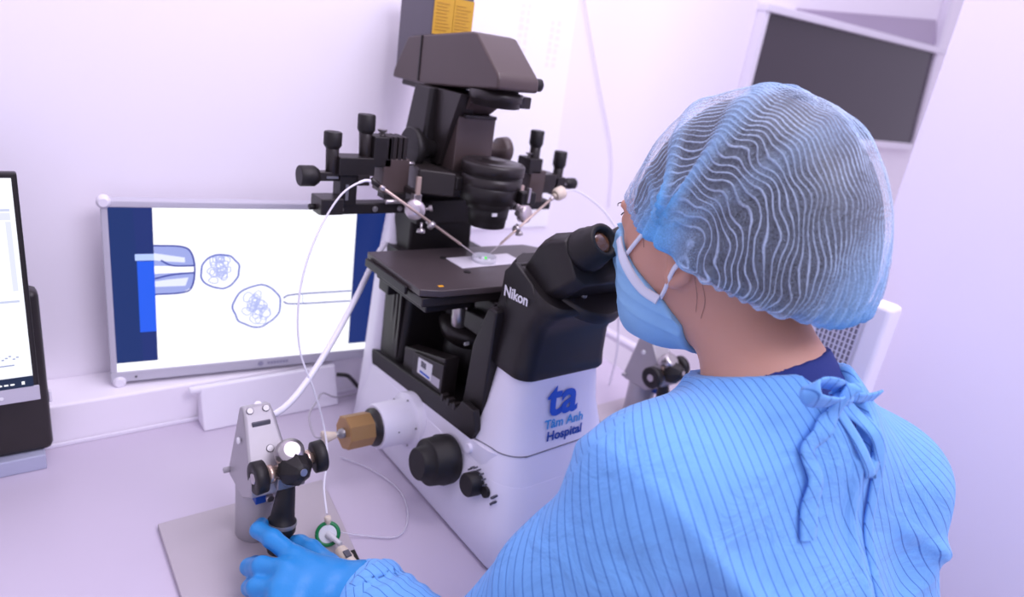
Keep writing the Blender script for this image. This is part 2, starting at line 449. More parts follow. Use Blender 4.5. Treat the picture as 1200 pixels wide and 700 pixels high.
st = MB(); st.prism([(0.935, 0.0), (0.972, 0.0), (0.968, 0.064), (0.958, 0.064)], 'x', 0.226, 0.440); st.build('foot', WHITE, mon, 0.003)
MB().box((0.29, 1.004, 0.0635), (0.37, 1.03, 0.20)).build('neck', WHITE, mon, 0.003)
MB().cyl((0.212, 0.960, 0.060), (0.228, 0.960, 0.060), 0.006).build('hinge_pin', WHITE, mon)

# ================================================================ computer monitor at the left end
pc = thing('computer_monitor', (-0.2, 0.93, 0.0), 'thin black-edged computer monitor on a black stand showing a white document window', 'monitor')
MB().box((-0.42, 0.900, 0.118), (0.030, 0.912, 0.398)).build('casing', BLACK, pc, 0.002)
MB().box((-0.42, 0.8985, 0.118), (0.030, 0.9005, 0.138)).build('lower_bezel', SILVER, pc, 0.001)
s2 = MB().box((-0.412, 0.8988, 0.138), (0.0245, 0.9002, 0.3925)).build('screen', glow('pc_screen', 240, 242, 255, 0.95), pc)
def pcq(x0, x1, za, zb, d, m_, nm): MB().box((x0, 0.8985-d, za), (x1, 0.8988-d+0.0002, zb)).build(nm, m_, s2)
pcq(-0.412, 0.0245, 0.138, 0.152, 0.0003, glow('pc_taskbar', 20, 40, 72, .8), 'task_bar')
for x in (-0.006, 0.000, 0.006): pcq(x-0.004, x, 0.1425, 0.1445, 0.0006, SW, 'clock_text')
pcq(0.013, 0.016, 0.142, 0.146, 0.0006, SW, 'tray_icon')
PCL = glow('pc_line', 190, 196, 222, .95); PCG = glow('pc_grey', 215, 218, 236, .95); PCT = glow('pc_text', 150, 158, 195, .9)
pcq(-0.41, 0.020, 0.356, 0.3585, 0.0003, PCL, 'window_edge')
pcq(-0.41, 0.020, 0.346, 0.354, 0.0003, PCG, 'tool_bar')
pcq(0.0150, 0.020, 0.262, 0.344, 0.0003, PCG, 'scroll_bar')
pcq(-0.41, 0.020, 0.248, 0.2505, 0.0003, PCL, 'pane_edge')
for x in range(8): pcq(-0.014+x*0.0035, -0.0115+x*0.0035, 0.176+0.002*(x % 3), 0.1775+0.002*(x % 3), 0.0003, PCT, 'text_line')
pcq(-0.012, 0.008, 0.168, 0.1695, 0.0003, PCT, 'text_line')
MB().cyl((-0.008, 0.8985, 0.1265), (-0.008, 0.8978, 0.1265), 0.0022).build('power_mark', PRINTW, pc)
MB().box((-0.38, 0.935, 0.022), (0.040, 0.968, 0.245)).build('stand', BLACK2, pc, 0.008)
MB().box((-0.36, 0.925, 0.0), (0.030, 0.966, 0.022)).build('foot', mat('pale_blue_grey', srgb(176, 180, 204), .3), pc, 0.002)  # pale blue-grey slab under the stand
MB().box((-0.22, 0.912, 0.16), (-0.14, 0.936, 0.24)).build('arm', BLACK2, pc, 0.002)
MB().box((0.040, 0.942, 0.088), (0.0435, 0.952, 0.104)).build('side_button', WHITE, pc, 0.001)

# ================================================================ inverted microscope
XC = 0.565
mic = thing('inverted_microscope', (XC, 0.72, 0.0), 'large white and black inverted microscope with binocular head and tall lamp column', 'microscope')
b = MB()
b.loft([rrect(0.444, 0.686, 0.464, 0.912, 0.040, 0.003), rrect(0.441, 0.689, 0.461, 0.914, 0.041, 0.008), rrect(0.452, 0.678, 0.485, 0.908, 0.040, 0.05),
        rrect(0.4625, 0.6675, 0.506, 0.904, 0.038, 0.090), rrect(0.4645, 0.6655, 0.510, 0.902, 0.038, 0.098)])
base = b.build('base_body', MWHITE, mic)
# sloping shoulder of the base below the dark bay (front higher than rear)
b = MB()
r0 = rrect(0.4655, 0.6645, 0.535, 0.902, 0.034, 0.0)
b.loft([[(x, y, 0.097) for x, y, z in r0], [(0.565+(x-0.565)*0.985, y, 0.1015+0.030*(0.902-y)/0.38) for x, y, z in r0]])
b.build('base_shoulder', MWHITE, mic)
# front column, white, growing out of the base
b = MB()
b.loft([rrect(0.4645, 0.6655, 0.510, 0.640, 0.038, 0.0975), rrect(0.4725, 0.6530, 0.5255, 0.626, 0.037, 0.132), rrect(0.4815, 0.6410, 0.536, 0.617, 0.034, 0.175), rrect(0.489, 0.632, 0.542, 0.612, 0.032, 0.232)])
fc = b.build('front_column', MWHITE, mic)
# seam groove around the front column
rg = rrect(0.4725, 0.653, 0.5252, 0.64, 0.037, 0.133, 8)
pts = [p for p in rg if p[1] < 0.60]
pts.sort(key=lambda p: math.atan2(p[0]-0.565, 0.60-p[1]))
pts = [(0.4700, 0.61, 0.124)]+[(x, y, 0.132+0.004*max(0, (x-0.50)/0.15)) for x, y, z in pts]
MB().tube(pts, 0.0008, 6, 2).build('seam_line', SEAM, mic)
# rear white cover
b = MB()
b.loft([rrect(0.452, 0.678, 0.862, 0.916, 0.02, 0.0035), rrect(0.464, 0.666, 0.868, 0.922, 0.02, 0.10), rrect(0.482, 0.648, 0.885, 0.938, 0.018, 0.24), rrect(0.500, 0.630, 0.91, 0.948, 0.014, 0.33), rrect(0.506, 0.624, 0.915, 0.950, 0.012, 0.40)])
b.build('rear_cover', MWHITE, mic)
# black rear tower inside the bay
b = MB(); b.loft([rrect(0.474, 0.656, 0.815, 0.880, 0.012, 0.10), rrect(0.482, 0.648, 0.815, 0.893, 0.012, 0.22), rrect(0.490, 0.640, 0.825, 0.915, 0.010, 0.292)])
b.build('rear_tower', BLACK, mic)
for k, y in enumerate((0.822, 0.836, 0.850)):
    MB().box((0.4755+0.002*k, y, 0.135), (0.482, y+0.006, 0.29)).build('tower_rib', BLACK2, mic, 0.001)
# lower black frame of the bay, following the sloping edge
def bayz(y): return 0.101+0.030*(0.902-y)/0.38
for sx in (-1, 1):
    poly = [(0.596, bayz(0.596)-0.002), (0.885, bayz(0.885)-0.004), (0.885, bayz(0.885)+0.022), (0.70, bayz(0.70)+0.026), (0.636, bayz(0.63)+0.028), (0.628, 0.165), (0.600, 0.165), (0.590, 0.140)]
    x = 0.565+sx*0.0985; x2 = 0.565+sx*0.088
    MB().prism(poly, 'x', min(x, x2), max(x, x2), None).build('bay_frame', BLACK, mic, 0.002)
MB().box((0.474, 0.60, 0.10), (0.656, 0.87, 0.128)).build('bay_floor', BLACK, mic, 0.001)
MB().prism([(0.69, 0.128), (0.80, 0.128), (0.80, 0.165), (0.69, 0.195)], 'x', 0.476, 0.50).build('sensor_block', BLACK2, mic, 0.002)
sp = MB().prism([(0.685, 0.135), (0.765, 0.128), (0.765, 0.172), (0.685, 0.188)], 'x', 0.4715, 0.476).build('label_plate', BLACK2, mic, 0.001)
MB().prism([(0.712, 0.150), (0.750, 0.147), (0.750, 0.171), (0.712, 0.176)], 'x', 0.4708, 0.4716).build('sticker', PRINTW, sp)
MB().prism([(0.690, 0.150), (0.712, 0.149), (0.712, 0.161), (0.690, 0.164)], 'x', 0.4708, 0.4716).build('sticker', mat('sticker_grey', srgb(190, 186, 198), 0.5), sp)
for k in range(4):
    MB().prism([(0.728+0.0035*k, 0.161), (0.730+0.0035*k, 0.161), (0.730+0.0035*k, 0.170), (0.728+0.0035*k, 0.170)], 'x', 0.4702, 0.4709).build('barcode_bar', PRINTG, sp)
MB().prism([(0.716, 0.152), (0.742, 0.151), (0.742, 0.154), (0.716, 0.155)], 'x', 0.4702, 0.4709).build('printed_line', LBLUE, sp)
for y in (0.655, 0.64, 0.67):
    MB().box((0.4655, y, bayz(y)+0.022), (0.476, y+0.006, bayz(y)+0.032)).build('frame_lug', BLACK2, mic, 0.001)
MB().prism([(0.600, 0.112), (0.648, 0.112), (0.640, 0.24), (0.618, 0.30), (0.600, 0.30)], 'x', 0.4805, 0.640).build('column_back', BLACK, mic, 0.003)
# nosepiece and objective
ns = MB().lathe((0.565, 0.762, 0.185), (0, -0.18, 1), [(0, 0.030), (0.004, 0.045), (0.020, 0.052), (0.028, 0.050), (0.034, 0.040), (0.038, 0.02)], 36).build('nosepiece', BLACK2, mic)
for a in range(6):
    t = math.radians(60*a+15); c = Vector((0.565+0.032*math.cos(t), 0.757+0.032*math.sin(t), 0.215-0.18*0.032*-math.sin(t)*0.9))
    ob = MB().lathe(c, (0.25*math.cos(t), 0.25*math.sin(t)-0.1, 1), [(0, 0.0125), (0.018, 0.0125), (0.020, 0.0115), (0.034, 0.0105), (0.040, 0.005)], 20).build('objective', CHROME if a == 3 else BLACKR, mic)
MB().box((0.519, 0.708, 0.200), (0.526, 0.7105, 0.2045)).build('nosepiece_mark', PRINTW, mic)
MB().cyl((0.565, 0.755, 0.13), (0.565, 0.755, 0.19), 0.046, 0.040, 32).build('focus_barrel', BLACK, mic)
MB().prism([(0.605, 0.236), (0.70, 0.236), (0.70, 0.262), (0.605, 0.272)], 'x', 0.505, 0.625).build('turret_cover', BLACK, mic, 0.003)
MB().box((0.595, 0.62, 0.125), (0.64, 0.665, 0.236)).build('inner_post', BLACKLIT, mic, 0.002)

# stage
MB().prism([(0.416, 0.668), (0.700, 0.655), (0.712, 0.74), (0.690, 0.812), (0.416, 0.826)], 'z', 0.286, 0.299).build('stage_carrier', BLACK2, mic, 0.002)
stg = MB().prism([(0.413, 0.671), (0.438, 0.660), (0.71, 0.645), (0.74, 0.70), (0.722, 0.772), (0.683, 0.812), (0.415, 0.823)], 'z', 0.3005, 0.310).build('stage', mat('stage_lit_enamel', srgb(74, 66, 68), 0.3, bump=0.03, bscale=600, var=0.05, vscale=20), mic, 0.0015)  # brownish lit sheen of the black stage top put into its colour
MB().box((0.4085, 0.70, 0.2925), (0.4135, 0.815, 0.3035)).build('stage_rail', BLACK, mic, 0.001)
MB().box((0.43, 0.68, 0.272), (0.50, 0.82, 0.287)).build('stage_mount', BLACK, mic, 0.002)
MB().box((0.63, 0.68, 0.272), (0.70, 0.80, 0.287)).build('stage_mount', BLACK, mic, 0.002)
MB().box((0.44, 0.80, 0.25), (0.48, 0.83, 0.273)).build('stage_foot', BLACK, mic, 0.002)
MB().box((0.52, 0.655, 0.262), (0.66, 0.70, 0.2862)).build('stage_drive', BLACK, mic, 0.003)
MB().box((0.4415, 0.672, 0.3099), (0.4485, 0.677, 0.3104)).build('stage_mark', mat('orange_mark', srgb(230, 165, 40), .5), mic)
MB().lathe((0.5645, 0.752, 0.3080), (0, 0, 1), [(0, 0.004), (0.0024, 0.004)], 16).build('stage_well', BLACKR, mic)
for (x, y) in ((0.511, 0.714), (0.648, 0.707), (0.652, 0.765), (0.51, 0.775)):
    MB().cyl((x, y, 0.3098), (x, y, 0.3110), 0.0052, n=16, bev=0.0003).build('stage_clip', BLACKR, mic)

# dark binocular head
b = MB()
def hsec(z, x0, x1, y0, y1, r, tilt=0.0): return [(x, y, z+tilt*(y-y0)) for x, y, _ in rrect(x0, x1, y0, y1, r, 0, 6)]
b.loft([hsec(0.2285, 0.4885, 0.6325, 0.5415, 0.6125, 0.021), hsec(0.2315, 0.487, 0.634, 0.540, 0.614, 0.021), hsec(0.247, 0.4885, 0.6325, 0.5415, 0.614, 0.021), hsec(0.285, 0.492, 0.630, 0.541, 0.614, 0.021, 0.05),
        hsec(0.303, 0.491, 0.632, 0.534, 0.614, 0.021, 0.10), hsec(0.318, 0.489, 0.636, 0.519, 0.614, 0.024, 0.20), hsec(0.329, 0.4885, 0.638, 0.508, 0.612, 0.026, 0.32), hsec(0.334, 0.4905, 0.637, 0.512, 0.606, 0.026, 0.40)])
hd = b.build('head_base', BLACK, mic)
MB().prism([(0.607, 0.236), (0.632, 0.236), (0.612, 0.330), (0.600, 0.366), (0.585, 0.366)], 'x', 0.4925, 0.630).build('head_back', BLACK, mic, 0.004)
for sx in (-1, 1):
    x = 0.565+sx*0.0735
    MB().prism([(0.607, 0.325), (0.540, 0.335), (0.553, 0.352), (0.590, 0.368), (0.606, 0.352)], 'x', x-0.0035, x+0.0035).build('head_cheek', BLACK, mic, 0.002)
MB().lathe((0.565, 0.545, 0.338), (0, -0.42, 0.9), [(0, 0.052), (0.012, 0.052), (0.014, 0.048)], 36).build('head_collar', BLACK2, mic)
# tube box leaning towards the viewer's eyes
D = Vector((0, -0.79, 0.613)).normalized(); U = Vector((0, D.z, -D.y))   # U: up-and-back normal
def tb_(p): return Vector((p[0], 0.575, 0.352)) + D*p[1] + U*p[2]
b = MB()
rings = []
for (t, x0, x1, lo, hi) in ((-0.01, 0.502, 0.628, -0.034, 0.022), (0.030, 0.500, 0.630, -0.038, 0.036), (0.052, 0.500, 0.630, -0.038, 0.036), (0.070, 0.508, 0.622, -0.034, 0.030)):
    c = 0.010
    P = [(x0, t, lo+c), (x0+c, t, lo), (x1-c, t, lo), (x1, t, lo+c), (x1, t, hi-c), (x1-c*1.6, t, hi), (x0+c*1.6, t, hi), (x0, t, hi-c)]
    rings.append([tb_(p) for p in P])
b.loft(rings, smooth=False); b.build('binocular_tube', BLACK, mic, 0.003)
b = MB(); b.box((0.5035, 0.03, -0.0395), (0.525, 0.06, -0.0375), Matrix.Identity(4))
for sx in (-1, 1):
    e0 = Vector((0.565+sx*0.031, 0.535, 0.391))
    sub_ = MB().lathe(e0-D*0.012, D, [(0, 0.02365), (0.022, 0.02365), (0.024, 0.02585), (0.034, 0.02585), (0.036, 0.02365), (0.044, 0.02365), (0.046, 0.022), (0.06, 0.02068), (0.0612, 0.01815), (0.0605, 0.0143), (0.054, 0.01265)], 36).build('eyepiece', BLACKR, mic)
    MB().lathe(e0-D*0.012, D, [(0.0535, 0.0130), (0.0550, 0.0120), (0.0562, 0.009), (0.0566, 0.002)], 28).build('lens', mat('coated_lens', srgb(110, 72, 50), 0.05, spec=1.0, coat=0.6), sub_)
    for k in range(5):
        t = math.radians(200+18*k)
        u, v, w = frame_from(D)
        c = e0-D*0.012+D*0.029+u*0.0257*math.cos(t)+v*0.0257*math.sin(t)
        MB().cyl(c-u*0.0004, c+u*0.0004*math.cos(t)+v*0.0004*math.sin(t), 0.0008, n=8).build('scale_tick', PRINTW, sub_)
MB().cyl((0.545, 0.5235, 0.343), (0.545, 0.522, 0.3465), 0.004, n=14).build('clamp_screw', GREYM, mic)
text('Nikon', 'brand_lettering', PRINTW, mic, (0.4866, 0.5760, 0.3300), (0, -1, 0.06), (0, 0.06, 1), 0.0185, 0.00045)
# hospital logo on the front column
fx, fz = Vector((1, 0, 0)), Vector((0, 0.10, 1))
def fy(z): return 0.5345+(z-0.175)*0.123-0.0012
text('ta', 'logo_letters', LBLUE, mic, (0.558, fy(0.196), 0.1980), (1, 0, 0), fz, 0.066, 0.0017)
text('Tâm Anh', 'logo_name', LCYAN, mic, (0.5625, fy(0.166)-0.0008, 0.1665), fx, fz, 0.0178, 0.00035)
text('Hospital', 'logo_name', LNAVY, mic, (0.5635, fy(0.150)-0.0022, 0.1505), fx, fz, 0.0182, 0.00045)

# left-side controls
MB().lathe((0.458, 0.628, 0.079), (-1, 0, 0.10), [(0, 0.033), (0.014, 0.034), (0.016, 0.0325), (0.034, 0.031), (0.036, 0.029), (0.036, 0.0225), (0.048, 0.0215), (0.050, 0.0195)], 40).build('focus_knob', BLACKR, mic)
MB().lathe((0.460, 0.563, 0.082), (-1, 0, 0.10), [(0, 0.0155), (0.016, 0.0152), (0.018, 0.0135)], 30).build('control_knob', BLACKR, mic)
MB().lathe((0.460, 0.5415, 0.0825), (-1, 0, 0.12), [(0, 0.0072), (0.004, 0.0070)], 20).build('push_button', BLACKR, mic)
for k in range(7):
    t = math.radians(20+k*22); MB().box((0.4555, 0.563-0.0005-0.0185*math.cos(t), 0.083+0.0185*math.sin(t)), (0.462, 0.563+0.0008-0.0185*math.cos(t), 0.0848+0.0185*math.sin(t))).build('dial_tick', PRINTG, mic)
for k in range(4):
    MB().box((0.457, 0.527-0.004*(k % 2), 0.073+0.0045*k), (0.4632, 0.5292-0.004*(k % 2), 0.0755+0.0045*k)).build('button_mark', PRINTG, mic)
for (y, z) in ((0.596, 0.112), (0.60, 0.024), (0.80, 0.07)):
    MB().lathe((0.4465+0.10*z+0.012, y, z), (-1, 0, 0.1), [(0, 0.0065), (0.0075, 0.0065), (0.0080, 0.006)], 20).build('cover_plug', MWHITE, mic)
# side camera port with a brass plug
pt = MB().lathe((0.466, 0.738, 0.077), (-1, -0.03, 0.05), [(0, 0.041), (0.014, 0.041), (0.016, 0.039), (0.016, 0.0325), (0.062, 0.0320), (0.064, 0.0300)], 44).build('side_port', MWHITE, mic)
for a in (30, 100, 170, 240, 310):
    t = math.radians(a); MB().cyl((0.4505, 0.738+0.0365*math.cos(t), 0.078+0.0365*math.sin(t)), (0.4475, 0.738+0.0365*math.cos(t), 0.078+0.0365*math.sin(t)), 0.0016, n=10).build('screw', GREYM, pt)
MB().cyl((0.424, 0.706, 0.083), (0.424, 0.7045, 0.083), 0.0014, n=10).build('screw', PRINTG, pt)
MB().lathe((0.403, 0.736, 0.080), (-1, -0.03, 0.05), [(0, 0.027), (0.005, 0.027), (0.006, 0.0215), (0.011, 0.0215)], 36).build('port_ring', BLACK2, mic)
MB().lathe((0.393, 0.7357, 0.0805), (-1, -0.03, 0.05), [(0, 0.0225), (0.001, 0.0242), (0.037, 0.0242), (0.038, 0.0225)], 8, smooth=False).build('brass_plug', BRASS, mic)
MB().lathe((0.355, 0.7345, 0.0825), (-1, -0.03, 0.02), [(0, 0.007), (0.006, 0.0065), (0.007, 0.004), (0.012, 0.004)], 18).build('socket', GREYM, mic)
MB().lathe((0.344, 0.734, 0.0825), (-1, 0.1, -0.05), [(0, 0.0045), (0.006, 0.006), (0.018, 0.0095), (0.019, 0.008)], 18).build('plug', BEIGE, mic)

# illumination pillar, lamp arm, lamp house
b = MB(); b.loft([[(x, y, z) for x, y, z in rrect(0.503, 0.618, 0.862, 0.928, 0.006, 0.285)], rrect(0.505, 0.61, 0.86, 0.926, 0.006, 0.42), rrect(0.515, 0.60, 0.862, 0.912, 0.006, 0.535)], smooth=False)
b.build('lamp_pillar', BLACK, mic, 0.002)
MB().prism([(0.862, 0.535), (0.862, 0.43), (0.842, 0.43), (0.80, 0.535)], 'x', 0.525, 0.555).build('pillar_gusset', BLACK2, mic, 0.001)
arm = MB().prism([(1.012, 0.534), (1.006, 0.550), (0.971, 0.598), (0.928, 0.603), (0.800, 0.616), (0.788, 0.614), (0.733, 0.572), (0.727, 0.566), (0.726, 0.551), (0.905, 0.534)], 'x', 0.530, 0.598).build('lamp_arm', BLACKLIT, mic, 0.004)
MB().box((0.5285, 0.926, 0.538), (0.5305, 0.929, 0.602)).build('arm_joint', BLACKR, mic)
MB().box((0.545, 0.905, 0.525), (0.585, 1.005, 0.536)).build('arm_underplate', BLACK2, mic, 0.001)
MB().cyl((0.597, 0.742, 0.561), (0.612, 0.742, 0.561), 0.0085, n=20).build('arm_knob', BLACKR, mic)
MB().box((0.597, 0.736, 0.554), (0.602, 0.748, 0.568)).build('knob_seat', BLACK2, mic, 0.001)
LAMPG = mat('lamp_house_grey', srgb(92, 88, 98), 0.4, var=0.04, vscale=20)
lh = MB().box((0.534, 0.910, 0.548), (0.602, 1.010, 0.668)).build('lamp_house', LAMPG, mic, 0.003)
for (x0, x1) in ((0.5315, 0.5670), (0.5648, 0.6015)):
    yl = MB().box((x0+.003, 0.9086, 0.606), (x1, 0.9102, 0.658)).build('warning_label', YELLOW, lh)
PR = mat('label_print', srgb(182, 138, 48), .6)
for x0 in (0.535, 0.568):
    for k in range(9):
        MB().box((x0+.003, 0.9080, 0.612+0.0045*k), (x0+random.uniform(0.020, 0.029), 0.9087, 0.6133+0.0045*k)).build('label_text_line', PR, lh)
# field diaphragm under the arm
MB().lathe((0.565, 0.775, 0.552), (0, 0, -1), [(0, 0.030), (0.006, 0.030), (0.007, 0.037), (0.018, 0.037), (0.019, 0.034), (0.026, 0.034), (0.027, 0.030)], 36).build('field_diaphragm', BLACK2, mic)
MB().prism([(0.785, 0.535), (0.862, 0.535), (0.862, 0.492), (0.842, 0.492), (0.800, 0.520)], 'x', 0.540, 0.590).build('arm_bracket', BLACKLIT, mic, 0.002)
MB().box((0.585, 0.755, 0.527), (0.612, 0.785, 0.543)).build('filter_slider', BLACK2, mic, 0.002)
MB().box((0.528, 0.845, 0.465), (0.542, 0.862, 0.505)).build('pillar_scale', mat('scale_tan', srgb(170, 140, 132), .5), mic, 0.001)
MB().cyl((0.529, 0.853, 0.495), (0.527, 0.853, 0.495), 0.003, n=12).build('scale_screw', BLACKR, mic)
# condenser carrier
MB().prism([(0.812, 0.505), (0.812, 0.424), (0.862, 0.415), (0.862, 0.455)], 'x', 0.533, 0.598).build('condenser_block', BLACKLIT, mic, 0.002)
MB().box((0.540, 0.805, 0.503), (0.594, 0.822, 0.508)).build('block_cap', BLACK2, mic, 0.001)
MB().lathe((0.533, 0.858, 0.450), (-1, 0, 0), [(0, 0.011), (0.020, 0.012), (0.022, 0.016), (0.036, 0.020), (0.037, 0.029), (0.046, 0.030), (0.048, 0.028)], 36).build('condenser_knob', BLACKR, mic)
MB().lathe((0.597, 0.858, 0.452), (1, 0, 0), [(0, 0.010), (0.044, 0.011), (0.046, 0.019), (0.060, 0.021), (0.062, 0.019)], 32).build('condenser_knob', BLACKLIT, mic)
MB().box((0.515, 0.772, 0.408), (0.615, 0.862, 0.428)).build('condenser_arm', BLACK, mic, 0.003)
MB().prism([(0.470, 0.798), (0.515, 0.772), (0.515, 0.86), (0.486, 0.86)], 'z', 0.398, 0.432).build('condenser_wing', BLACK2, mic, 0.003)
MB().lathe((0.565, 0.762, 0.388), (0, 0, 1), [(0, 0.030), (0.008, 0.032), (0.010, 0.0400), (0.030, 0.0405), (0.032, 0.039)], 44).build('condenser_ring', BLACK, mic)
MB().lathe((0.568, 0.764, 0.419), (0, 0, 1), [(0, 0.042), (0.002, 0.0435), (0.014, 0.0435), (0.0145, 0.0415), (0.017, 0.0415), (0.0175, 0.0450), (0.030, 0.0450), (0.0325, 0.043), (0.0335, 0.036), (0.0335, 0.018), (0.036, 0.017), (0.0365, 0.008)], 44).build('condenser_turret', BLACK2, mic)
MB().lathe((0.568, 0.762, 0.360), (0, 0, 1), [(0, 0.021), (0.001, 0.0265), (0.012, 0.0272), (0.013, 0.0282), (0.030, 0.030), (0.031, 0.029), (0.040, 0.029)], 36).build('condenser_lens', BLACKR, mic)
MB().box((0.553, 0.7305, 0.382), (0.561, 0.7325, 0.3865)).build('condenser_mark', PRINTW, mic)
MB().box((0.592, 0.72, 0.40), (0.618, 0.735, 0.418)).build('condenser_lever', BLACKR, mic, 0.002)
MB().box((0.60, 0.716, 0.404), (0.604, 0.722, 0.425)).build('steel_tab', CHROME, mic, 0.0006)

# ================================================================ glass slide, dish
o = MB().box((0.512, 0.728, 0.3101), (0.622, 0.772, 0.3112)).build('glass_slide', mat('slide_white', srgb(226, 222, 232), 0.15, spec=0.6), None, 0.0003, org=(0.568, 0.742, 0.3101))
tag(o, 'pale glass slide insert lying in the centre of the black microscope stage', 'slide')
dish = thing('petri_dish', (0.562, 0.748, 0.3112), 'small clear dish with droplets standing on the slide under the pipettes', 'dish')
MB().lathe((0.562, 0.748, 0.3112), (0, 0, 1), [(0, 0.0175), (0.0075, 0.0180), (0.0075, 0.0168), (0.0012, 0.0163)], 32).build('bowl', mat('dish_glass', srgb(240, 240, 250), 0.08, alpha=0.5), dish)
for (dx, dy, r) in ((-0.006, -0.004, 0.004), (0.005, -0.006, 0.0035), (0.002, 0.006, 0.003), (-0.009, 0.004, 0.0025)):
    MB().lathe((0.562+dx, 0.748+dy, 0.3125), (0, 0, 1), [(0, r), (0.0015, r*.9), (0.0028, r*.5), (0.0032, r*.1)], 14).build('droplet', mat('droplet_white', srgb(245, 245, 255), 0.1), dish)
MB().lathe((0.5685, 0.7535, 0.3125), (0, 0, 1), [(0, 0.0022), (0.002, 0.0020), (0.0028, 0.001)], 12).build('green_light_dot', mat('light_spot_green', srgb(70, 220, 60), 0.3, emit=srgb(60, 220, 50), estr=0.5), dish)  # green light dot in the dish, its glow put into the material

# ================================================================ micromanipulators
YM = 0.84
def mp(x, z, y=YM): return Vector((1.05*x, y, 0.6-1.05*(0.6-z)))
def mbx(x0, x1, za, zb, y0=YM-0.016, y1=YM+0.016):
    a, b = mp(x0, za), mp(x1, zb)
    return MB().box((a.x, y0, a.z), (b.x, y1, b.z))
brk = thing('manipulator_crossbar', (0.56, YM, 0.37), 'long black mounting bar fixed across the lamp pillar carrying both micromanipulators', 'mounting bar')
MB().box((0.345, YM-0.010, 0.362), (0.518, YM+0.012, 0.377)).build('bar', BLACK, brk, 0.0015)
MB().box((0.612, YM-0.010, 0.362), (0.745, YM+0.012, 0.377)).build('bar', BLACK, brk, 0.0015)
MB().box((0.500, YM+0.002, 0.340), (0.63, 0.868, 0.377)).build('clamp', BLACK, brk, 0.002)
for x in (0.355, 0.375, 0.425, 0.463, 0.65, 0.69): MB().cyl((x, YM-0.0095, 0.369), (x, YM-0.0125, 0.369), 0.004, n=14).build('bolt', GREYM, brk)
ML = thing('micromanipulator', mp(0.36, 0.39), 'black micromanipulator with three knurled micrometer knobs on the bar end over the monitor', 'micromanipulator', 'micromanipulators on the crossbar')
def knurl(p0, p1, r, par, nm='micrometer_knob'):
    p0 = Vector(p0); p1 = Vector(p1); L = (p1-p0).length
    k = MB().lathe(p0, p1-p0, [(0, r*.72), (L*.18, r*.95), (L*.24, r), (L-.0015, r), (L, r-.0012)], 22).build(nm, BLACKR, par)
    return k
knurl(mp(.329, .421), mp(.305, .421), .0135, ML); mbx(.327, .366, .416, .427, YM-.008, YM+.008).build('micrometer_barrel', BLACK2, ML, .001)
mbx(.337, .352, .4195, .4225, YM-.0095, YM-.008).build('scale_strip', GREYM, ML)
knurl(mp(.346, .4555), mp(.346, .476), .0118, ML); MB().cyl(mp(.347, .425), mp(.346, .4585), .0085).build('micrometer_barrel', BLACK2, ML)
knurl(mp(.3895, .4755), mp(.389, .4995), .0118, ML); MB().cyl(mp(.391, .44), mp(.389, .478), .0088).build('micrometer_barrel', BLACK2, ML)
mbx(.350, .398, .4245, .4475).build('slide_block', BLACK, ML, .0015)
mbx(.354, .377, .3855, .4250, YM-.012, YM+.012).build('post', BLACK, ML, .001)
mbx(.361, .365, .393, .413, YM-.0135, YM-.0118).build('scale_strip', GREYM, ML)
mbx(.376, .392, .412, .4260).build('slide_block', BLACK2, ML, .001)
mbx(.395, .421, .436, .4745).build('slide_block', BLACK, ML, .0015)
for k in range(4): mbx(.414+.0075*k, .4195+.0075*k, .446, .4755).build('clamp_rib', BLACK2, ML, .001)
MB().lathe(mp(.412, .4745), (0, 0, 1), [(0, .003), (.004, .003), (.005, .006), (.008, .0065)], 14).build('clamp_screw', CHROME, ML)
mbx(.410, .448, .402, .4475).build('slide_block', BLACKLIT, ML, .002)
mbx(.4115, .444, .395, .403, YM-.02, YM).build('slide_block', BLACK, ML, .001)
MB().cyl(mp(.445, .4415, YM-.012), mp(.456, .4415, YM-.012), .0028, n=14).build('steel_pin', CHROME, ML)
mbx(.3265, .356, .376, .3965, YM-.022, YM+.014).build('base_plate', BLACK2, ML, .0015)
MB().cyl(mp(.327, .382), mp(.319, .382), .004, n=14).build('clamp_screw', BLACKR, ML)
MB().cyl(mp(.414, .392, YM-.02), mp(.438, .392, YM-.02), .0032, n=14).build('steel_pin', CHROME, ML)
MR = thing('micromanipulator', mp(.68, .39), 'black micromanipulator with stubby micrometer knobs on the bar end beside the notice sheet', 'micromanipulator', 'micromanipulators on the crossbar')
knurl(mp(.669, .468), mp(.6685, .4935), .0112, MR); MB().cyl(mp(.670, .43), mp(.669, .470), .0085).build('micrometer_barrel', BLACK2, MR)
knurl(mp(.7225, .437), mp(.722, .4640), .0112, MR); MB().cyl(mp(.723, .405), mp(.7225, .439), .0085).build('micrometer_barrel', BLACK2, MR)
knurl(mp(.742, .413), mp(.762, .413), .0095, MR); mbx(.715, .744, .4085, .4175, YM-.006, YM+.006).build('micrometer_barrel', BLACK2, MR, .001)
mbx(.727, .739, .4125, .4150, YM-.0075, YM-.006).build('scale_strip', GREYM, MR)
mbx(.656, .686, .386, .4360).build('slide_block', BLACKLIT, MR, .002)
mbx(.650, .676, .430, .4535).build('slide_block', BLACK, MR, .002)
mbx(.684, .714, .401, .4300).build('slide_block', BLACK2, MR, .002)
mbx(.706, .729, .397, .4255).build('slide_block', BLACK, MR, .002)
mbx(.648, .700, .380, .3880).build('base_plate', BLACK, MR, .001)
MB().lathe(mp(.659, .4535), (0, 0, 1), [(0, .0025), (.0035, .0025), (.0045, .0055), (.007, .006)], 14).build('clamp_screw', CHROME, MR)

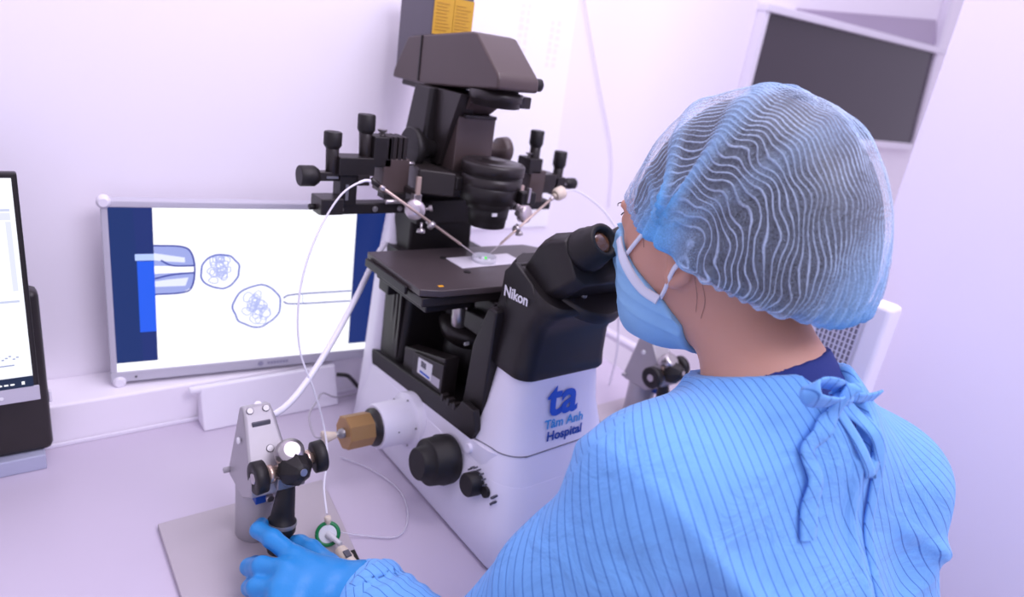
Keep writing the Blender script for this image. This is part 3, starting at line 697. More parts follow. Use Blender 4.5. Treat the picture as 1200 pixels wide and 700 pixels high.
def holder(nm_label, start, joint, tip, sgn, far):
    t = thing('pipette_holder', joint, nm_label, 'pipette holder', 'pipette holders aimed at the dish')
    s, j, e = Vector(start), Vector(joint), Vector(tip)
    sh = e + (s-e)*0.17
    MB().cyl(s, sh, 0.0021, 0.0018, 12).build('rod', mat('rod_tan', srgb(196, 176, 166), 0.3, 0.5), t)
    MB().cyl(sh, e, 0.0009, 0.0003, 8, bev=0.0).build('glass_needle', mat('needle_glass', srgb(215, 205, 210), 0.1, alpha=.8), t)
    dj = (s-e).normalized()
    c = j+Vector((0, 0.008, 0))
    MB().lathe(c+Vector((-0.004*sgn, 0.008, 0.002)), (-0.35*sgn, -1, 0.1), [(0, 0.008), (0.002, 0.0135), (0.012, 0.0140), (0.014, 0.0125), (0.015, 0.005)], 24).build('ball_clamp', mat('clamp_pale', srgb(208, 198, 204), 0.25, 0.55), t)
    MB().box(c+Vector((-0.006, 0.006, 0.006)), c+Vector((0.006, 0.016, 0.022))).build('clamp_body', CHROME, t, .001)
    MB().box(c+Vector((-0.0032, 0.006, 0.020)), c+Vector((0.0032, 0.011, 0.046))).build('hanging_strip', mat('strip_tan', srgb(200, 178, 166), .35, .4), t, .0006)
    MB().box(c+Vector((-0.004, 0.010, 0.018)), c+Vector((0.004, far-c.y, 0.026))).build('support_arm', BLACK2, t, .001)
    k1 = c+Vector((0.010*sgn, -0.006, -0.012))
    MB().lathe(k1, (0.5*sgn, -0.6, -0.5), [(0, .0028), (.005, .0028), (.006, .0062), (.011, .0065), (.013, .004)], 14).build('thumb_screw', CHROME, t)
    k2 = c+Vector((0.004*sgn, -0.003, -0.015))
    MB().lathe(k2, (-0.1*sgn, -0.2, -1), [(0, .0018), (.008, .0018), (.009, .005), (.014, .0062), (.015, .003)], 14).build('thumb_screw', CHROME, t)
    k3 = c+Vector((0.008*sgn, -0.004, 0.004))
    MB().lathe(k3, (0.8*sgn, -0.5, 0.3), [(0, .002), (.004, .002), (.005, .0045), (.009, .0045)], 14).build('thumb_screw', CHROME, t)
    MB().cyl(s-dj*0.004, s+dj*0.010, 0.0042, n=14).build('tube_collar', BLACK2 if sgn > 0 else BEIGE, t)
    MB().lathe(s-dj*0.012+Vector((0, 0, 0)), dj, [(0, .0032), (.003, .0036), (.006, .003)], 12).build('steel_nut', CHROME, t)
    return t
holder('slim tan pipette holder with pale ball clamp slanting down from the monitor side', (0.405, 0.79, 0.4135), (0.468, 0.776, 0.377), (0.555, 0.757, 0.3165), 1, YM-0.008)
holder('slim tan pipette holder with pale ball clamp slanting down from the notice sheet side', (0.716, 0.79, 0.396), (0.648, 0.776, 0.366), (0.575, 0.757, 0.3165), -1, YM-0.008)
o = MB().lathe((0.716, 0.79, 0.396), (1, 0.1, 0.35), [(0, .008), (.004, .0105), (.016, .0105), (.019, .006)], 18).build('tube_connector', BEIGE, None, org=(0.716, 0.79, 0.396))
tag(o, 'cream plastic tube connector at the outer end of a pipette holder', 'connector')

# ================================================================ joysticks
pad = thing('joystick_base_plate', (0.22, 0.63, 0.0), 'flat grey metal base plate with a dark corner under the gripped joystick', 'base plate')
MB().prism([(0.122, 0.500), (0.303, 0.500), (0.333, 0.745), (0.126, 0.745)], 'z', 0.0, 0.0075).build('plate', mat('plate_grey', srgb(184, 175, 182), 0.45, .1, var=.02, vscale=12), pad, 0.0012)
MB().prism([(0.235, 0.501), (0.3025, 0.501), (0.3135, 0.597), (0.262, 0.597)], 'z', 0.0076, 0.0092).build('dark_mat', BLACKR, pad, 0.0004)
def joystick(sgn, label, ox=0.0, oy=0.0):
    X = lambda x: (x if sgn > 0 else 2*XC-x)+ox
    P = lambda x, y, z: Vector((X(x), y+oy, z))
    zb = 0.0075
    t = thing('joystick', P(0.224, 0.684, zb), label, 'joystick', 'joysticks beside the microscope')
    MB().lathe(P(0.224, 0.684, zb), (0, 0, 1), [(0, .0235), (.001, .0245), (.070, .0245), (.0715, .0235)], 36).build('column', JGREY, t)
    for k, w in enumerate((.012, .010, .010)): 
        q = P(0.224, 0.684, 0.035-0.006*k); MB().box((q.x+.004, q.y-.0246, q.z), (q.x+.004+w, q.y-.0225, q.z+(.0022 if k == 0 else .001))).build('printed_mark', PRINTG, t)
    # slanting bracket: wedge profile in y-z
    prof = [(0.660, 0.078), (0.712, 0.078), (0.714, 0.090), (0.700, 0.176), (0.688, 0.180), (0.676, 0.170), (0.630, 0.118), (0.630, 0.098)]
    a, b = X(0.199), X(0.247)
    br = MB(); n = len(prof)
    lo, hi = min(a, b), max(a, b)
    cx = (lo+hi)/2
    vs = [(lo, y+oy, z) if z < .15 else (cx-.016, y+oy, z) for y, z in prof]+[(hi, y+oy, z) if z < .15 else (cx+.016, y+oy, z) for y, z in prof]
    br.add(vs, [tuple(range(n))[::-1], tuple(range(n, 2*n))]+[(i, (i+1) % n, n+(i+1) % n, n+i) for i in range(n)])
    brk_ = br.build('bracket', JGREY, t, 0.003)
    d = Vector((0, -0.74, -0.83)).normalized(); nn = Vector((0, -0.75, 0.66)).normalized()
    for (dx, s_) in ((-0.010, 0.004), (0.010, 0.004)):
        c = Vector((cx+dx*.9, 0.684+oy, 0.1765)); MB().cyl(c-nn*.004, c+nn*.0022, .0042, n=14).build('slot_screw', GREYM, t)
    c = Vector((cx, 0.672+oy, 0.1645)); MB().box((cx-.010, c.y-.002, c.z-.002), (cx+.010, c.y+.001, c.z+.0035)).build('slot', PRINTG, t)
    c = Vector((cx+.004, 0.652+oy, 0.143)); MB().cyl(c-nn*.003, c+nn*.0016, .0045, n=14).build('slot_screw', GREYM, t)
    c = Vector((lo-.0004, 0.682+oy, 0.142)); MB().cyl(c+Vector((.004, 0, 0)), c-Vector((-.0012, 0, 0)), .0042, n=14).build('side_screw', PRINTW, t)
    c = Vector((lo+.001, 0.709+oy, 0.087)); MB().cyl(c, c-Vector((.008, 0, 0)), .0035, n=12).build('side_pin', JGREY, t)
    # hub and three knobs
    hub = P(0.241, 0.624, 0.128)
    h_ = MB().lathe(hub+Vector((0, .010, .012)), (0, -0.55, 0.75), [(0, .015), (.010, .0165), (.014, .0145), (.018, .0140), (.020, .009)], 28).build('hub', CHROME, t)
    MB().lathe(hub+Vector((0, .028, -.010)), (0, -1, 0.1), [(0, .015), (.030, .015), (.032, .012)], 24).build('gimbal', GREYM, t)
    MB().box((hub.x-.016, hub.y-.004, hub.z-.022), (hub.x+.016, hub.y+.014, hub.z-.006)).build('gimbal_block', GREYM, t, .002)
    fd = Vector((0.12, -0.93, 0.30)).normalized()
    MB().lathe(hub+Vector((0, .010, 0)), fd, [(0, .012), (.010, .013), (.012, .0195), (.022, .0195), (.036, .0095), (.038, .005)], 8, smooth=False).build('front_knob', BLACKR, t, .0006)
    MB().lathe(hub+Vector((0, .010, 0))+fd*.037, fd, [(0, .0045), (.0018, .004)], 16).build('knob_screw', CHROME, t)
    for s2_ in (-1, 1):
        kd = Vector((s2_, -0.05, 0.06 if s2_ > 0 else 0.0)).normalized(); k0 = hub+Vector((s2_*.012, .006, -.003 if s2_ < 0 else 0.004))
        MB().lathe(k0, kd, [(0, .008), (.006, .0085), (.007, .0105), (.012, .0105), (.013, .007), (.016, .007)], 20).build('knob_shaft', mat('pinkish_steel', srgb(205, 180, 165), .25, .7), t)
        MB().lathe(k0+kd*.015, kd, [(0, .013), (.0008, .0180), (.0120, .0185), (.0135, .017), (.0135, .008), (.0125, .007)], 30).build('side_knob', BLACKR, t)
        MB().lathe(k0+kd*.0275, kd, [(0, .0065), (.0014, .006)], 18).build('knob_cap', CHROME, t)
    c = P(0.218, 0.652, 0.076); MB().box((c.x-.006, c.y, c.z-.006), (c.x+.006, c.y+.012, c.z+.006)).build('blue_clip', LNAVY, t, .001)
    MB().cyl(c+Vector((.010, -.004, 0)), c+Vector((.010, .012, 0)), .005, n=14).build('lock_screw', CHROME, t)
    # hanging handle
    top = P(0.240, 0.630, 0.108); bot = P(0.228, 0.621, 0.022)
    hd_ = (bot-top).normalized(); L = (bot-top).length
    MB().lathe(top, hd_, [(0, .0085), (.010, .0100), (.034, .0125), (.046, .0138), (.0475, .0160), (.060, .0165), (.062, .0150), (.080, .0140), (L, .0115)], 28).build('handle', BLACKR, t)
    MB().lathe(top+hd_*.048, hd_, [(0, .0165), (.0012, .0169), (.0040, .0169), (.0052, .0165)], 28).build('handle_band', GREYM, t)
    return t
joystick(1, 'grey joystick with black knobs and hanging handle gripped by the gloved hand')
joystick(-1, 'grey joystick standing on the table between the microscope and the side rail', 0.0, 0.0)
pad2 = MB().prism([(0.800, 0.50), (1.00, 0.50), (1.00, 0.745), (0.797, 0.745)], 'z', 0.0, 0.0075).build('joystick_base_plate', MATS['plate_grey'], None, 0.0012, org=(0.9, 0.62, 0))
tag(pad2, 'flat grey metal base plate under the joystick beside the side rail', 'base plate')
# syringe filter and connector on the plate
ft = thing('syringe_filter', (0.289, 0.624, 0.0075), 'round green-rimmed syringe filter leaning beside the gripped joystick', 'syringe filter')
fdir = Vector((-0.35, -0.75, 0.55)).normalized(); fcn = Vector((0.289, 0.622, 0.0225))
u, v, w = frame_from(fdir)
ring = [fcn+u*.0125*math.cos(2*math.pi*k/28)+v*.0125*math.sin(2*math.pi*k/28) for k in range(29)]
MB().tube(ring, .0028, 8, 1).build('rim', GREEN, ft)
MB().lathe(fcn-fdir*.0015, fdir, [(0, .0120), (.003, .0120), (.0035, .010)], 28).build('membrane', mat('membrane_white', srgb(226, 228, 232), .4), ft)
MB().lathe(fcn+fdir*.001, Vector((0.35, -0.9, -0.12)), [(0, .0045), (.010, .0040), (.012, .003), (.022, .003)], 14).build('outlet', mat('outlet_clear', srgb(225, 225, 228), .2, alpha=.8), ft)
MB().lathe(fcn+v*-.012, Vector((-0.1, 0.2, 0.95)), [(0, .003), (.004, .0042), (.009, .0042), (.010, .002)], 12).build('inlet', BEIGE, ft)
cn = thing('luer_connector', (0.297, 0.575, 0.0092), 'cream and clear plastic tube fitting lying on the dark plate corner', 'connector')
MB().lathe((0.293, 0.595, 0.0175), (0.12, -1, -0.02), [(0, .0065), (.002, .0080), (.018, .0080), (.020, .0070), (.034, .0068), (.036, .0055)], 18).build('sleeve', BEIGE, cn)
MB().lathe((0.2972, 0.560, 0.0168), (0.12, -1, -0.02), [(0, .0055), (.004, .0060), (.014, .0060), (.016, .003)], 16).build('clear_tip', mat('tip_clear', srgb(222, 214, 218), .2, alpha=.75), cn)
MB().box((0.291, 0.573, 0.0235), (0.298, 0.583, 0.0262)).build('window_slot', PRINTG, cn)

# ================================================================ cables and tubes
def cable(name, pts, r, m_, label, cat='cable', n=8):
    o = MB().tube(pts, r, n).build(name, m_, None, org=pts[0]); return tag(o, label, cat)
cable('white_cable', [(0.462, 0.86, 0.31), (0.44, 0.85, 0.285), (0.402, 0.82, 0.245), (0.345, 0.775, 0.195), (0.29, 0.735, 0.158), (0.252, 0.71, 0.150), (0.232, 0.700, 0.165), (0.226, 0.694, 0.178)], 0.0042, CABLE, 'thick white cable running from the microscope stage down to the gripped joystick')
cable('pipette_tube', [(0.403, 0.79, 0.4145), (0.385, 0.79, 0.417), (0.352, 0.785, 0.398), (0.318, 0.775, 0.345), (0.298, 0.765, 0.28), (0.297, 0.755, 0.21), (0.314, 0.74, 0.15), (0.325, 0.73, 0.10), (0.318, 0.70, 0.075), (0.300, 0.665, 0.06), (0.292, 0.635, 0.042)], lambda t: 0.0020 if t < .12 else 0.0013, CABLE, 'thin white tube looping in front of the embryo screen to the green filter', 'tube')
cable('pipette_tube', [(0.735, 0.792, 0.402), (0.765, 0.79, 0.402), (0.81, 0.76, 0.37), (0.845, 0.72, 0.30), (0.86, 0.69, 0.2), (0.90, 0.67, 0.19), (0.905, 0.68, 0.181)], 0.0014, CABLE, 'thin white tube arching from the pipette holder behind the eyepieces', 'tube')
cable('sensor_wire', [(0.328, 0.736, 0.081), (0.318, 0.745, 0.082), (0.322, 0.775, 0.095), (0.352, 0.82, 0.088), (0.395, 0.90, 0.05), (0.44, 0.94, 0.012), (0.50, 0.955, 0.004)], 0.0013, mat('wire_grey', srgb(178, 172, 182), .4), 'thin grey wire leading from the brass plug back under the monitor')
cable('black_cord', [(0.430, 0.930, 0.062), (0.445, 0.925, 0.060), (0.460, 0.935, 0.045), (0.48, 0.945, 0.02), (0.50, 0.95, 0.005)], 0.0035, BLACK, 'short black plug lead hanging below the right end of the embryo monitor', 'cord')
cable('clear_tube', [(0.300, 0.640, 0.010), (0.335, 0.62, 0.004), (0.375, 0.60, 0.003), (0.405, 0.63, 0.003), (0.420, 0.68, 0.003), (0.408, 0.74, 0.003), (0.380, 0.79, 0.003)], 0.0012, TUBE, 'clear tube lying in a loose curve on the table below the side port', 'tube')
cable('table_cord', [(0.905, 0.78, 0.20), (0.93, 0.79, 0.15), (0.945, 0.79, 0.08), (0.955, 0.80, 0.004)], 0.0022, CABLE, 'white cord dropping to the table beyond the eyepieces', 'cord')

# ================================================================ air purifier beside the partition
pu = thing('air_purifier', (1.0, 0.40, -0.75), 'tall white air purifier with vertical grille slots standing behind the seated person', 'air purifier')
MB().box((0.952, 0.346, -0.75), (0.992, 0.446, 0.350)).build('housing', WHITE, pu, 0.008)
MB().box((0.9500, 0.372, 0.10), (0.9525, 0.376, 0.345)).build('grille_trim', SILVER, pu)
GR = mat('grille_dark', srgb(122, 116, 130), .6)
for i in range(9):
    for k in range(24):
        y = 0.380+0.0066*i; z = 0.322-0.0085*k
        MB().box((0.9505, y, z-.0062), (0.9525, y+.0030, z)).build('grille_slot', GR, pu)

# ================================================================ the seated person
SKIN = mat('skin', srgb(208, 158, 138), 0.5, bump=0.05, bscale=500, var=0.05, vscale=25, sub=0.15, spec=0.35)
HAIRM = mat('hair_dark', srgb(30, 26, 30), 0.45, bump=0.5, bscale=120, var=0.2, vscale=60)
NAVY = mat('scrub_navy', srgb(34, 50, 120), 0.8, bump=0.15, bscale=700, var=0.06, vscale=30)
GLOVE = mat('blue_nitrile', srgb(46, 138, 208), 0.36, bump=0.10, bscale=350, var=0.05, vscale=40, spec=0.45)
MASKB = mat('mask_blue', srgb(150, 202, 242), 0.85, bump=0.15, bscale=900, var=0.04, vscale=40)
MASKW = mat('mask_white', srgb(226, 232, 246), 0.85, bump=0.1, bscale=900)

def cloth_material(name, stripe_dir_t, base, line, spacing=0.0088):
    M = bpy.data.materials.new(name); M.use_nodes = True; nt = M.node_tree; b = nt.nodes['Principled BSDF']
    b.inputs['Roughness'].default_value = 0.75; b.inputs['Specular IOR Level'].default_value = 0.25
    b.inputs['Sheen Weight'].default_value = 0.15
    at = N(nt, 'ShaderNodeAttribute', attribute_name='stripe')
    fr_ = N(nt, 'ShaderNodeMath', operation='FRACT'); nt.links.new(at.outputs['Fac'], fr_.inputs[0])
    sb = N(nt, 'ShaderNodeMath', operation='SUBTRACT'); sb.inputs[1].default_value = 0.5; nt.links.new(fr_.outputs[0], sb.inputs[0])
    ab = N(nt, 'ShaderNodeMath', operation='ABSOLUTE'); nt.links.new(sb.outputs[0], ab.inputs[0])
    mr = N(nt, 'ShaderNodeMapRange'); mr.inputs['From Min'].default_value = 0.03; mr.inputs['From Max'].default_value = 0.075
    mr.inputs['To Min'].default_value = 0.8; mr.inputs['To Max'].default_value = 0.0; nt.links.new(ab.outputs[0], mr.inputs['Value'])
    tc = N(nt, 'ShaderNodeTexCoord'); no = N(nt, 'ShaderNodeTexNoise'); no.inputs['Scale'].default_value = 9; no.inputs['Detail'].default_value = 4
    nt.links.new(tc.outputs['Object'], no.inputs['Vector'])
    m1 = N(nt, 'ShaderNodeMix', data_type='RGBA'); m1.inputs[6].default_value = tuple(c*.9 for c in base[:3])+(1,); m1.inputs[7].default_value = base
    nt.links.new(no.outputs['Fac'], m1.inputs[0])
    m2 = N(nt, 'ShaderNodeMix', data_type='RGBA'); m2.inputs[7].default_value = line
    nt.links.new(mr.outputs[0], m2.inputs[0]); nt.links.new(m1.outputs[2], m2.inputs[6]); nt.links.new(m2.outputs[2], b.inputs['Base Color'])
    n2 = N(nt, 'ShaderNodeTexNoise'); n2.inputs['Scale'].default_value = 16; n2.inputs['Detail'].default_value = 5; n2.inputs['Distortion'].default_value = 1.2
    nt.links.new(tc.outputs['Object'], n2.inputs['Vector'])
    bp = N(nt, 'ShaderNodeBump'); bp.inputs['Strength'].default_value = 0.55; bp.inputs['Distance'].default_value = 0.014
    nt.links.new(n2.outputs['Fac'], bp.inputs['Height']); nt.links.new(bp.outputs[0], b.inputs['Normal'])
    return M
GOWN = cloth_material('gown_cloth', None, srgb(116, 178, 244), srgb(48, 98, 180))

SHL, SHR = (0.422, 0.282, 0.278), (0.712, 0.212, 0.238)
ELL, ELR = (0.306, 0.360, 0.030), (0.780, 0.155, 0.0)
WRL, WRR = (0.275, 0.486, 0.056), (0.855, 0.486, 0.056)
def head_sdf(P):
    P = P+np.array((0, 0.010, 0), np.float32)
    d = ell(P, (0.565, 0.383, 0.482), (0.072, 0.092, 0.090))
    d = smin(d, ell(P, (0.565, 0.424, 0.428), (0.059, 0.066, 0.078), rotx(-8)), 0.03)
    d = smin(d, ell(P, (0.565, 0.420, 0.372), (0.044, 0.050, 0.036), rotx(-18)), 0.03)          # jaw
    d = smin(d, ell(P, (0.565, 0.456, 0.352), (0.020, 0.016, 0.016)), 0.02)                      # chin
    d = smin(d, seg(P, (0.565, 0.487, 0.452), (0.565, 0.502, 0.416), 0.007, 0.011), 0.014)       # nose
    for s in (-1, 1):
        x = 0.565+s*0.031
        d = smin(d, seg(P, (x-.012, 0.479, 0.468), (x+.014, 0.474, 0.468), 0.006, 0.006), 0.012) # brow
        d = -smin(-d, ell(P, (x, 0.490, 0.453), (0.016, 0.012, 0.009)), 0.010)                   # eye socket
        d = np.minimum(d, ell(P, (x, 0.474, 0.453), (0.0125, 0.0125, 0.0115)))                   # eyeball
        xe = 0.565+s*0.0725
        e = ell(P, (xe, 0.372, 0.447), (0.007, 0.017, 0.027), rotx(-12))
        e = -smin(-e, ell(P, (xe+s*.006, 0.374, 0.452), (0.004, 0.009, 0.015), rotx(-12)), 0.006)
        e = smin(e, ell(P, (xe-s*.001, 0.378, 0.425), (0.006, 0.009, 0.010)), 0.008)
        d = smin(d, e, 0.008)
    d = smin(d, seg(P, (0.565, 0.470, 0.391), (0.565, 0.468, 0.381), 0.012, 0.012), 0.012)       # lips
    d = smin(d, seg(P, (0.565, 0.280, 0.335), (0.565, 0.378, 0.430), 0.053, 0.052), 0.025)       # neck
    return d
def torso_sdf(P, g=0.0):
    Q = P.copy(); Q[..., 0] = 0.565+(Q[..., 0]-0.565)*0.60
    d = seg(Q, (0.565, 0.280, 0.232), (0.565, 0.188, 0.04), 0.104+g, 0.108+g)
    d = smin(d, seg(Q, (0.565, 0.185, 0.04), (0.565, 0.06, -0.17), 0.108+g, 0.118+g), 0.04)
    for sh in (SHL, SHR):
        d = smin(d, seg(P, (0.565, 0.262, 0.318), sh, 0.050+g, 0.050+g), 0.05)
    return d
def arms_sdf(P, g=0.0, end=1.0):
    d = None
    for sh, el, wr in ((SHL, ELL, WRL), (SHR, ELR, WRR)):
        w = np.array(el)+(np.array(wr)-np.array(el))*end
        a = smin(seg(P, sh, el, 0.041+g, 0.046+g), seg(P, el, tuple(w), 0.042+g, 0.028+g*.9), 0.03)
        d = a if d is None else np.minimum(d, a)
    return d
def legs_sdf(P, g=0.0, shin=True):
    d = None
    for s in (-1, 1):
        x = 0.565+s*0.10
        a = seg(P, (x, 0.03, -0.185), (x, 0.46, -0.175), 0.078+g, 0.060+g)
        if shin:
            a = smin(a, seg(P, (x, 0.46, -0.19), (x, 0.44, -0.67), 0.055, 0.036), 0.03)
            a = smin(a, seg(P, (x, 0.43, -0.712), (x, 0.57, -0.725), 0.036, 0.026), 0.02)
        d = a if d is None else np.minimum(d, a)
    return d
def body_sdf(P):
    d = smin(head_sdf(P), torso_sdf(P, -0.012), 0.04)
    d = smin(d, arms_sdf(P, -0.012), 0.03)
    return smin(d, legs_sdf(P, -0.01), 0.03)
per = thing('person', (0.565, 0.05, -0.75), 'person in striped blue gown, hair cap, mask and gloves looking into the microscope eyepieces', 'person')
V, Q = surface(body_sdf, (0.24, -0.09, -0.77), (0.90, 0.62, 0.59), 0.0055)
body = skin_obj('body', (V, Q), SKIN, per, 1)

def trouser_sdf(P):
    d = legs_sdf(P, 0.0)-0.004
    return np.maximum(np.maximum(d, P[..., 2]+0.20), -0.70-P[..., 2])
skin_obj('trousers', surface(trouser_sdf, (0.37, -0.08, -0.72), (0.76, 0.60, -0.17), 0.007), NAVY, per, 1)
for s_ in (-1, 1):
    x_ = 0.565+s_*0.10
    fs_ = lambda P: np.maximum(seg(P, (x_, 0.42, -0.712), (x_, 0.575, -0.722), 0.044, 0.032), np.maximum(-0.749-P[..., 2], P[..., 2]+0.672))
    skin_obj('shoe', surface(fs_, (x_-.06, 0.35, -0.77), (x_+.06, 0.63, -0.65), 0.006), WHITE, per, 1)
# navy scrub top, seen at the neck
neck_a, neck_b = np.array((0.565, 0.235, 0.325)), np.array((0.565, 0.370, 0.455))
def scrub_sdf(P):
    d = smin(torso_sdf(P, -0.006), arms_sdf(P, -0.009, 0.2), 0.03)
    d = smin(d, seg(P, (0.565, 0.266, 0.330), (0.565, 0.312, 0.378), 0.0575, 0.0585), 0.02)
    ax = (neck_b-neck_a)/np.linalg.norm(neck_b-neck_a)
    cut = (P-np.array((0.565, 0.250, 0.3900)))@np.array((-0.12, 0.52, 0.846))
    nk = np.linalg.norm((P-neck_a)-((P-neck_a)@ax)[..., None]*ax, axis=-1)-0.075
    d = np.maximum(d, np.minimum(1.0, np.maximum(cut, -0.2)))
    return np.maximum(d, -legs_z(P))
def legs_z(P): return P[..., 2]+0.15
scr_top = skin_obj('scrub_top', surface(scrub_sdf, (0.30, 0.04, -0.16), (0.83, 0.42, 0.41), 0.004), NAVY, per, 1)

# gown
def fold(P):
    x, y, z = P[..., 0], P[..., 1], P[..., 2]
    f = 0.0022*np.sin(38*x+22*z+3*np.sin(9*z+4*x))*np.clip((0.30-z)*4, 0, 1)
    f += 0.0016*np.sin(95*z-60*x+4*np.sin(14*y+10*x))*np.exp(-((x-0.345)**2+(z-0.12)**2)/0.012)
    f += 0.0040*np.exp(-((z-0.20-0.35*(x-0.48)-0.02*np.sin(30*x))/0.012)**2)*np.exp(-((x-0.45)/0.07)**2)
    f += 0.0055*np.exp(-((z-0.215+0.55*(x-0.69))/0.010)**2)*np.exp(-((x-0.71)/0.06)**2)
    f += 0.0045*np.exp(-((z-0.155-0.40*(x-0.64))/0.012)**2)*np.exp(-((x-0.645)/0.05)**2)
    f += 0.0030*np.sin(70*(x-0.3)+40*y)*np.exp(-((z-0.19)/0.05)**2)*np.exp(-((x-0.76)/0.05)**2)
    f += 0.0035*np.exp(-((x-0.552-0.10*(0.34-z))/0.006)**2)*(z < 0.33)                # overlapped back edge
    f += 0.0030*np.sin(26*(x*1.1+0.8*z)+2.5*np.sin(13*z-8*x)+20*y)*np.clip((0.33-z)*6, 0, 1)
    f += 0.0055*np.exp(-((z-0.245+0.95*(x-0.44)-0.015*np.sin(25*x))/0.016)**2)*np.exp(-((x-0.44)/0.06)**2)
    f -= 0.0060*np.exp(-((z-0.205+0.75*(x-0.42))/0.020)**2)*np.exp(-((x-0.43)/0.05)**2)
    return 1.35*f
def gown_outer(P):
    d = torso_sdf(P, 0.004)
    d = smin(d, arms_sdf(P, 0.012, 0.95), 0.045)
    d = smin(d, legs_sdf(P, 0.012, False), 0.05)
    d = smin(d, seg(P, (0.565, 0.262, 0.322), (0.565, 0.300, 0.360), 0.064, 0.064), 0.03)
    return d-fold(P)
def gown_sdf(P):
    d = gown_outer(P)
    x, y, z = P[..., 0], P[..., 1], P[..., 2]
    # neckline: plane tilted down to the front
    cut = (P-np.array((0.565, 0.245, 0.3790)))@np.array((0.05, 0.43, 0.897))
    cyl_ = np.sqrt((x-0.565)**2+((y-0.300)*0.9)**2)-0.088
    d = np.maximum(d, -np.maximum(-cut, cyl_))
    # V opening at the back
    xm = 0.562
    wv = (z-0.316)*0.42
    v = np.maximum(np.abs(x-xm-0.12*(0.34-z))-wv, y-0.30)
    d = np.maximum(d, -v)
    inner = smin(torso_sdf(P, -0.009), arms_sdf(P, -0.006, 1.2), 0.03)
    inner = np.minimum(inner, seg(P, (0.565, 0.264, 0.326), (0.565, 0.320, 0.382), 0.0560, 0.0560))
    d = np.maximum(d, -inner)
    return d
V, Q = surface(gown_sdf, (0.21, -0.12, -0.29), (0.94, 0.56, 0.40), 0.0040)
gown = skin_obj('gown', (V, Q), GOWN, per, 1)
def set_stripe(o, fn):
    me = o.data; n = len(me.vertices)
    co = np.empty(n*3, np.float32); me.vertices.foreach_get('co', co); co = co.reshape(-1, 3)+np.array(ORIGIN[o.name], np.float32)
    at = me.attributes.new('stripe', 'FLOAT', 'POINT'); at.data.foreach_set('value', fn(co).astype(np.float32))
SD = np.array(WRL)-np.array(ELL)
def gown_stripe(c):
    x, y, z = c.T
    s = 0.245*np.arctan2(x-0.565, 0.46-y)/0.0088 + 0.42*z/0.0088 + 0.10*np.sin(60*z+30*x)
    # the left sleeve beyond its seam carries its stripes across the run of the back panel
    e = np.array(ELL)-np.array(SHL); L = np.linalg.norm(e); t = ((c-np.array(SHL))@e)/(L*L)
    low = (x < 0.40) & ((t > 0.66) | ((y-0.322)+0.35*(z-0.29) > 0))
    s2 = (0.62*x-0.45*y+0.75*z)/0.0095
    return np.where(low, s2, s)
set_stripe(gown, gown_stripe)

# left sleeve end: loose cuff of the gown with its own stripe run
def cuff_sdf(P):
    e, w = np.array(ELL), np.array(WRL)
    a = e+(w-e)*0.30; b2 = e+(w-e)*0.97
    d = seg(P, tuple(a), tuple(b2), 0.0520, 0.0385)
    t = np.clip(((P-a)@(b2-a))/((b2-a)@(b2-a)), 0, 1)
    d = d-0.0016*np.sin(26*t+1.5*np.sin(70*P[..., 0]))*t-0.0015*np.sin(60*P[..., 0])*t
    ax = (b2-a)/np.linalg.norm(b2-a)
    d = np.maximum(d, (P-b2)@ax-0.012)
    d = np.maximum(d, -((P-a)@ax))
    return np.maximum(d, -seg(P, tuple(a-ax*.05), tuple(b2+ax*.05), 0.0465, 0.0300))
cf = skin_obj('sleeve_cuff', surface(cuff_sdf, (0.20, 0.29, -0.02), (0.42, 0.53, 0.16), 0.003), GOWN, gown, 1)
set_stripe(cf, lambda c: (c[:, 0]*1.0+0.35*c[:, 1])/0.0088)
cf['label'] = 'loose striped sleeve cuff of the gown'

# neckband of the gown
def ring_pts(cz, r1, r2, tilt, a0, a1, n=26):
    out = []
    for k in range(n+1):
        t = math.radians(a0+(a1-a0)*k/n)
        x = r1*math.sin(t); y = -r2*math.cos(t)
        out.append(Vector((0.565+x, cz[0]+y, cz[1]+y*tilt)))
    return out
def strip(pts, nrm, w, th, sub=6, taper=None):
    # flat ribbon along pts; nrm(i) gives the across direction
    P = smooth_path(pts, sub); mb = MB(); rings = []
    for i, p in enumerate(P):
        t = (P[min(i+1, len(P)-1)]-P[max(i-1, 0)]).normalized()
        a = nrm(i/(len(P)-1)); a = (a-t*a.dot(t)).normalized(); b2 = t.cross(a)
        ww = w*(taper(i/(len(P)-1)) if taper else 1)
        rings.append([p+a*ww/2+b2*th/2, p+a*ww/4+b2*th*.7, p-a*ww/4+b2*th*.7, p-a*ww/2+b2*th/2, p-a*ww/2-b2*th/2, p+a*ww/2-b2*th/2])
    return mb.loft(rings)
def tie(pts, across, w, nm='tie', taper=None, th=0.0016):
    o = strip(pts, across, w, th, 6, taper).build(nm, GOWN, gown)
    set_stripe(o, lambda c: (c[:, 0]*.9+c[:, 2]*.5)/0.0095)
    return o
def back_y(x, z, f=gown_outer):
    ys = np.arange(0.0, 0.40, 0.0005, dtype=np.float32)
    P = np.stack([np.full_like(ys, x), ys, np.full_like(ys, z)], -1)
    k = np.flatnonzero(f(P) < 0)
    return float(ys[k[0]]) if len(k) else 0.27
def bk(x, z, off=0.004): return Vector((x, back_y(x, z)-off, z))
XA = Vector((1, 0, 0)); ZA = Vector((0, 0, 1))
kx, kz = 0.540, 0.376
kn = bk(kx, kz, 0.006)
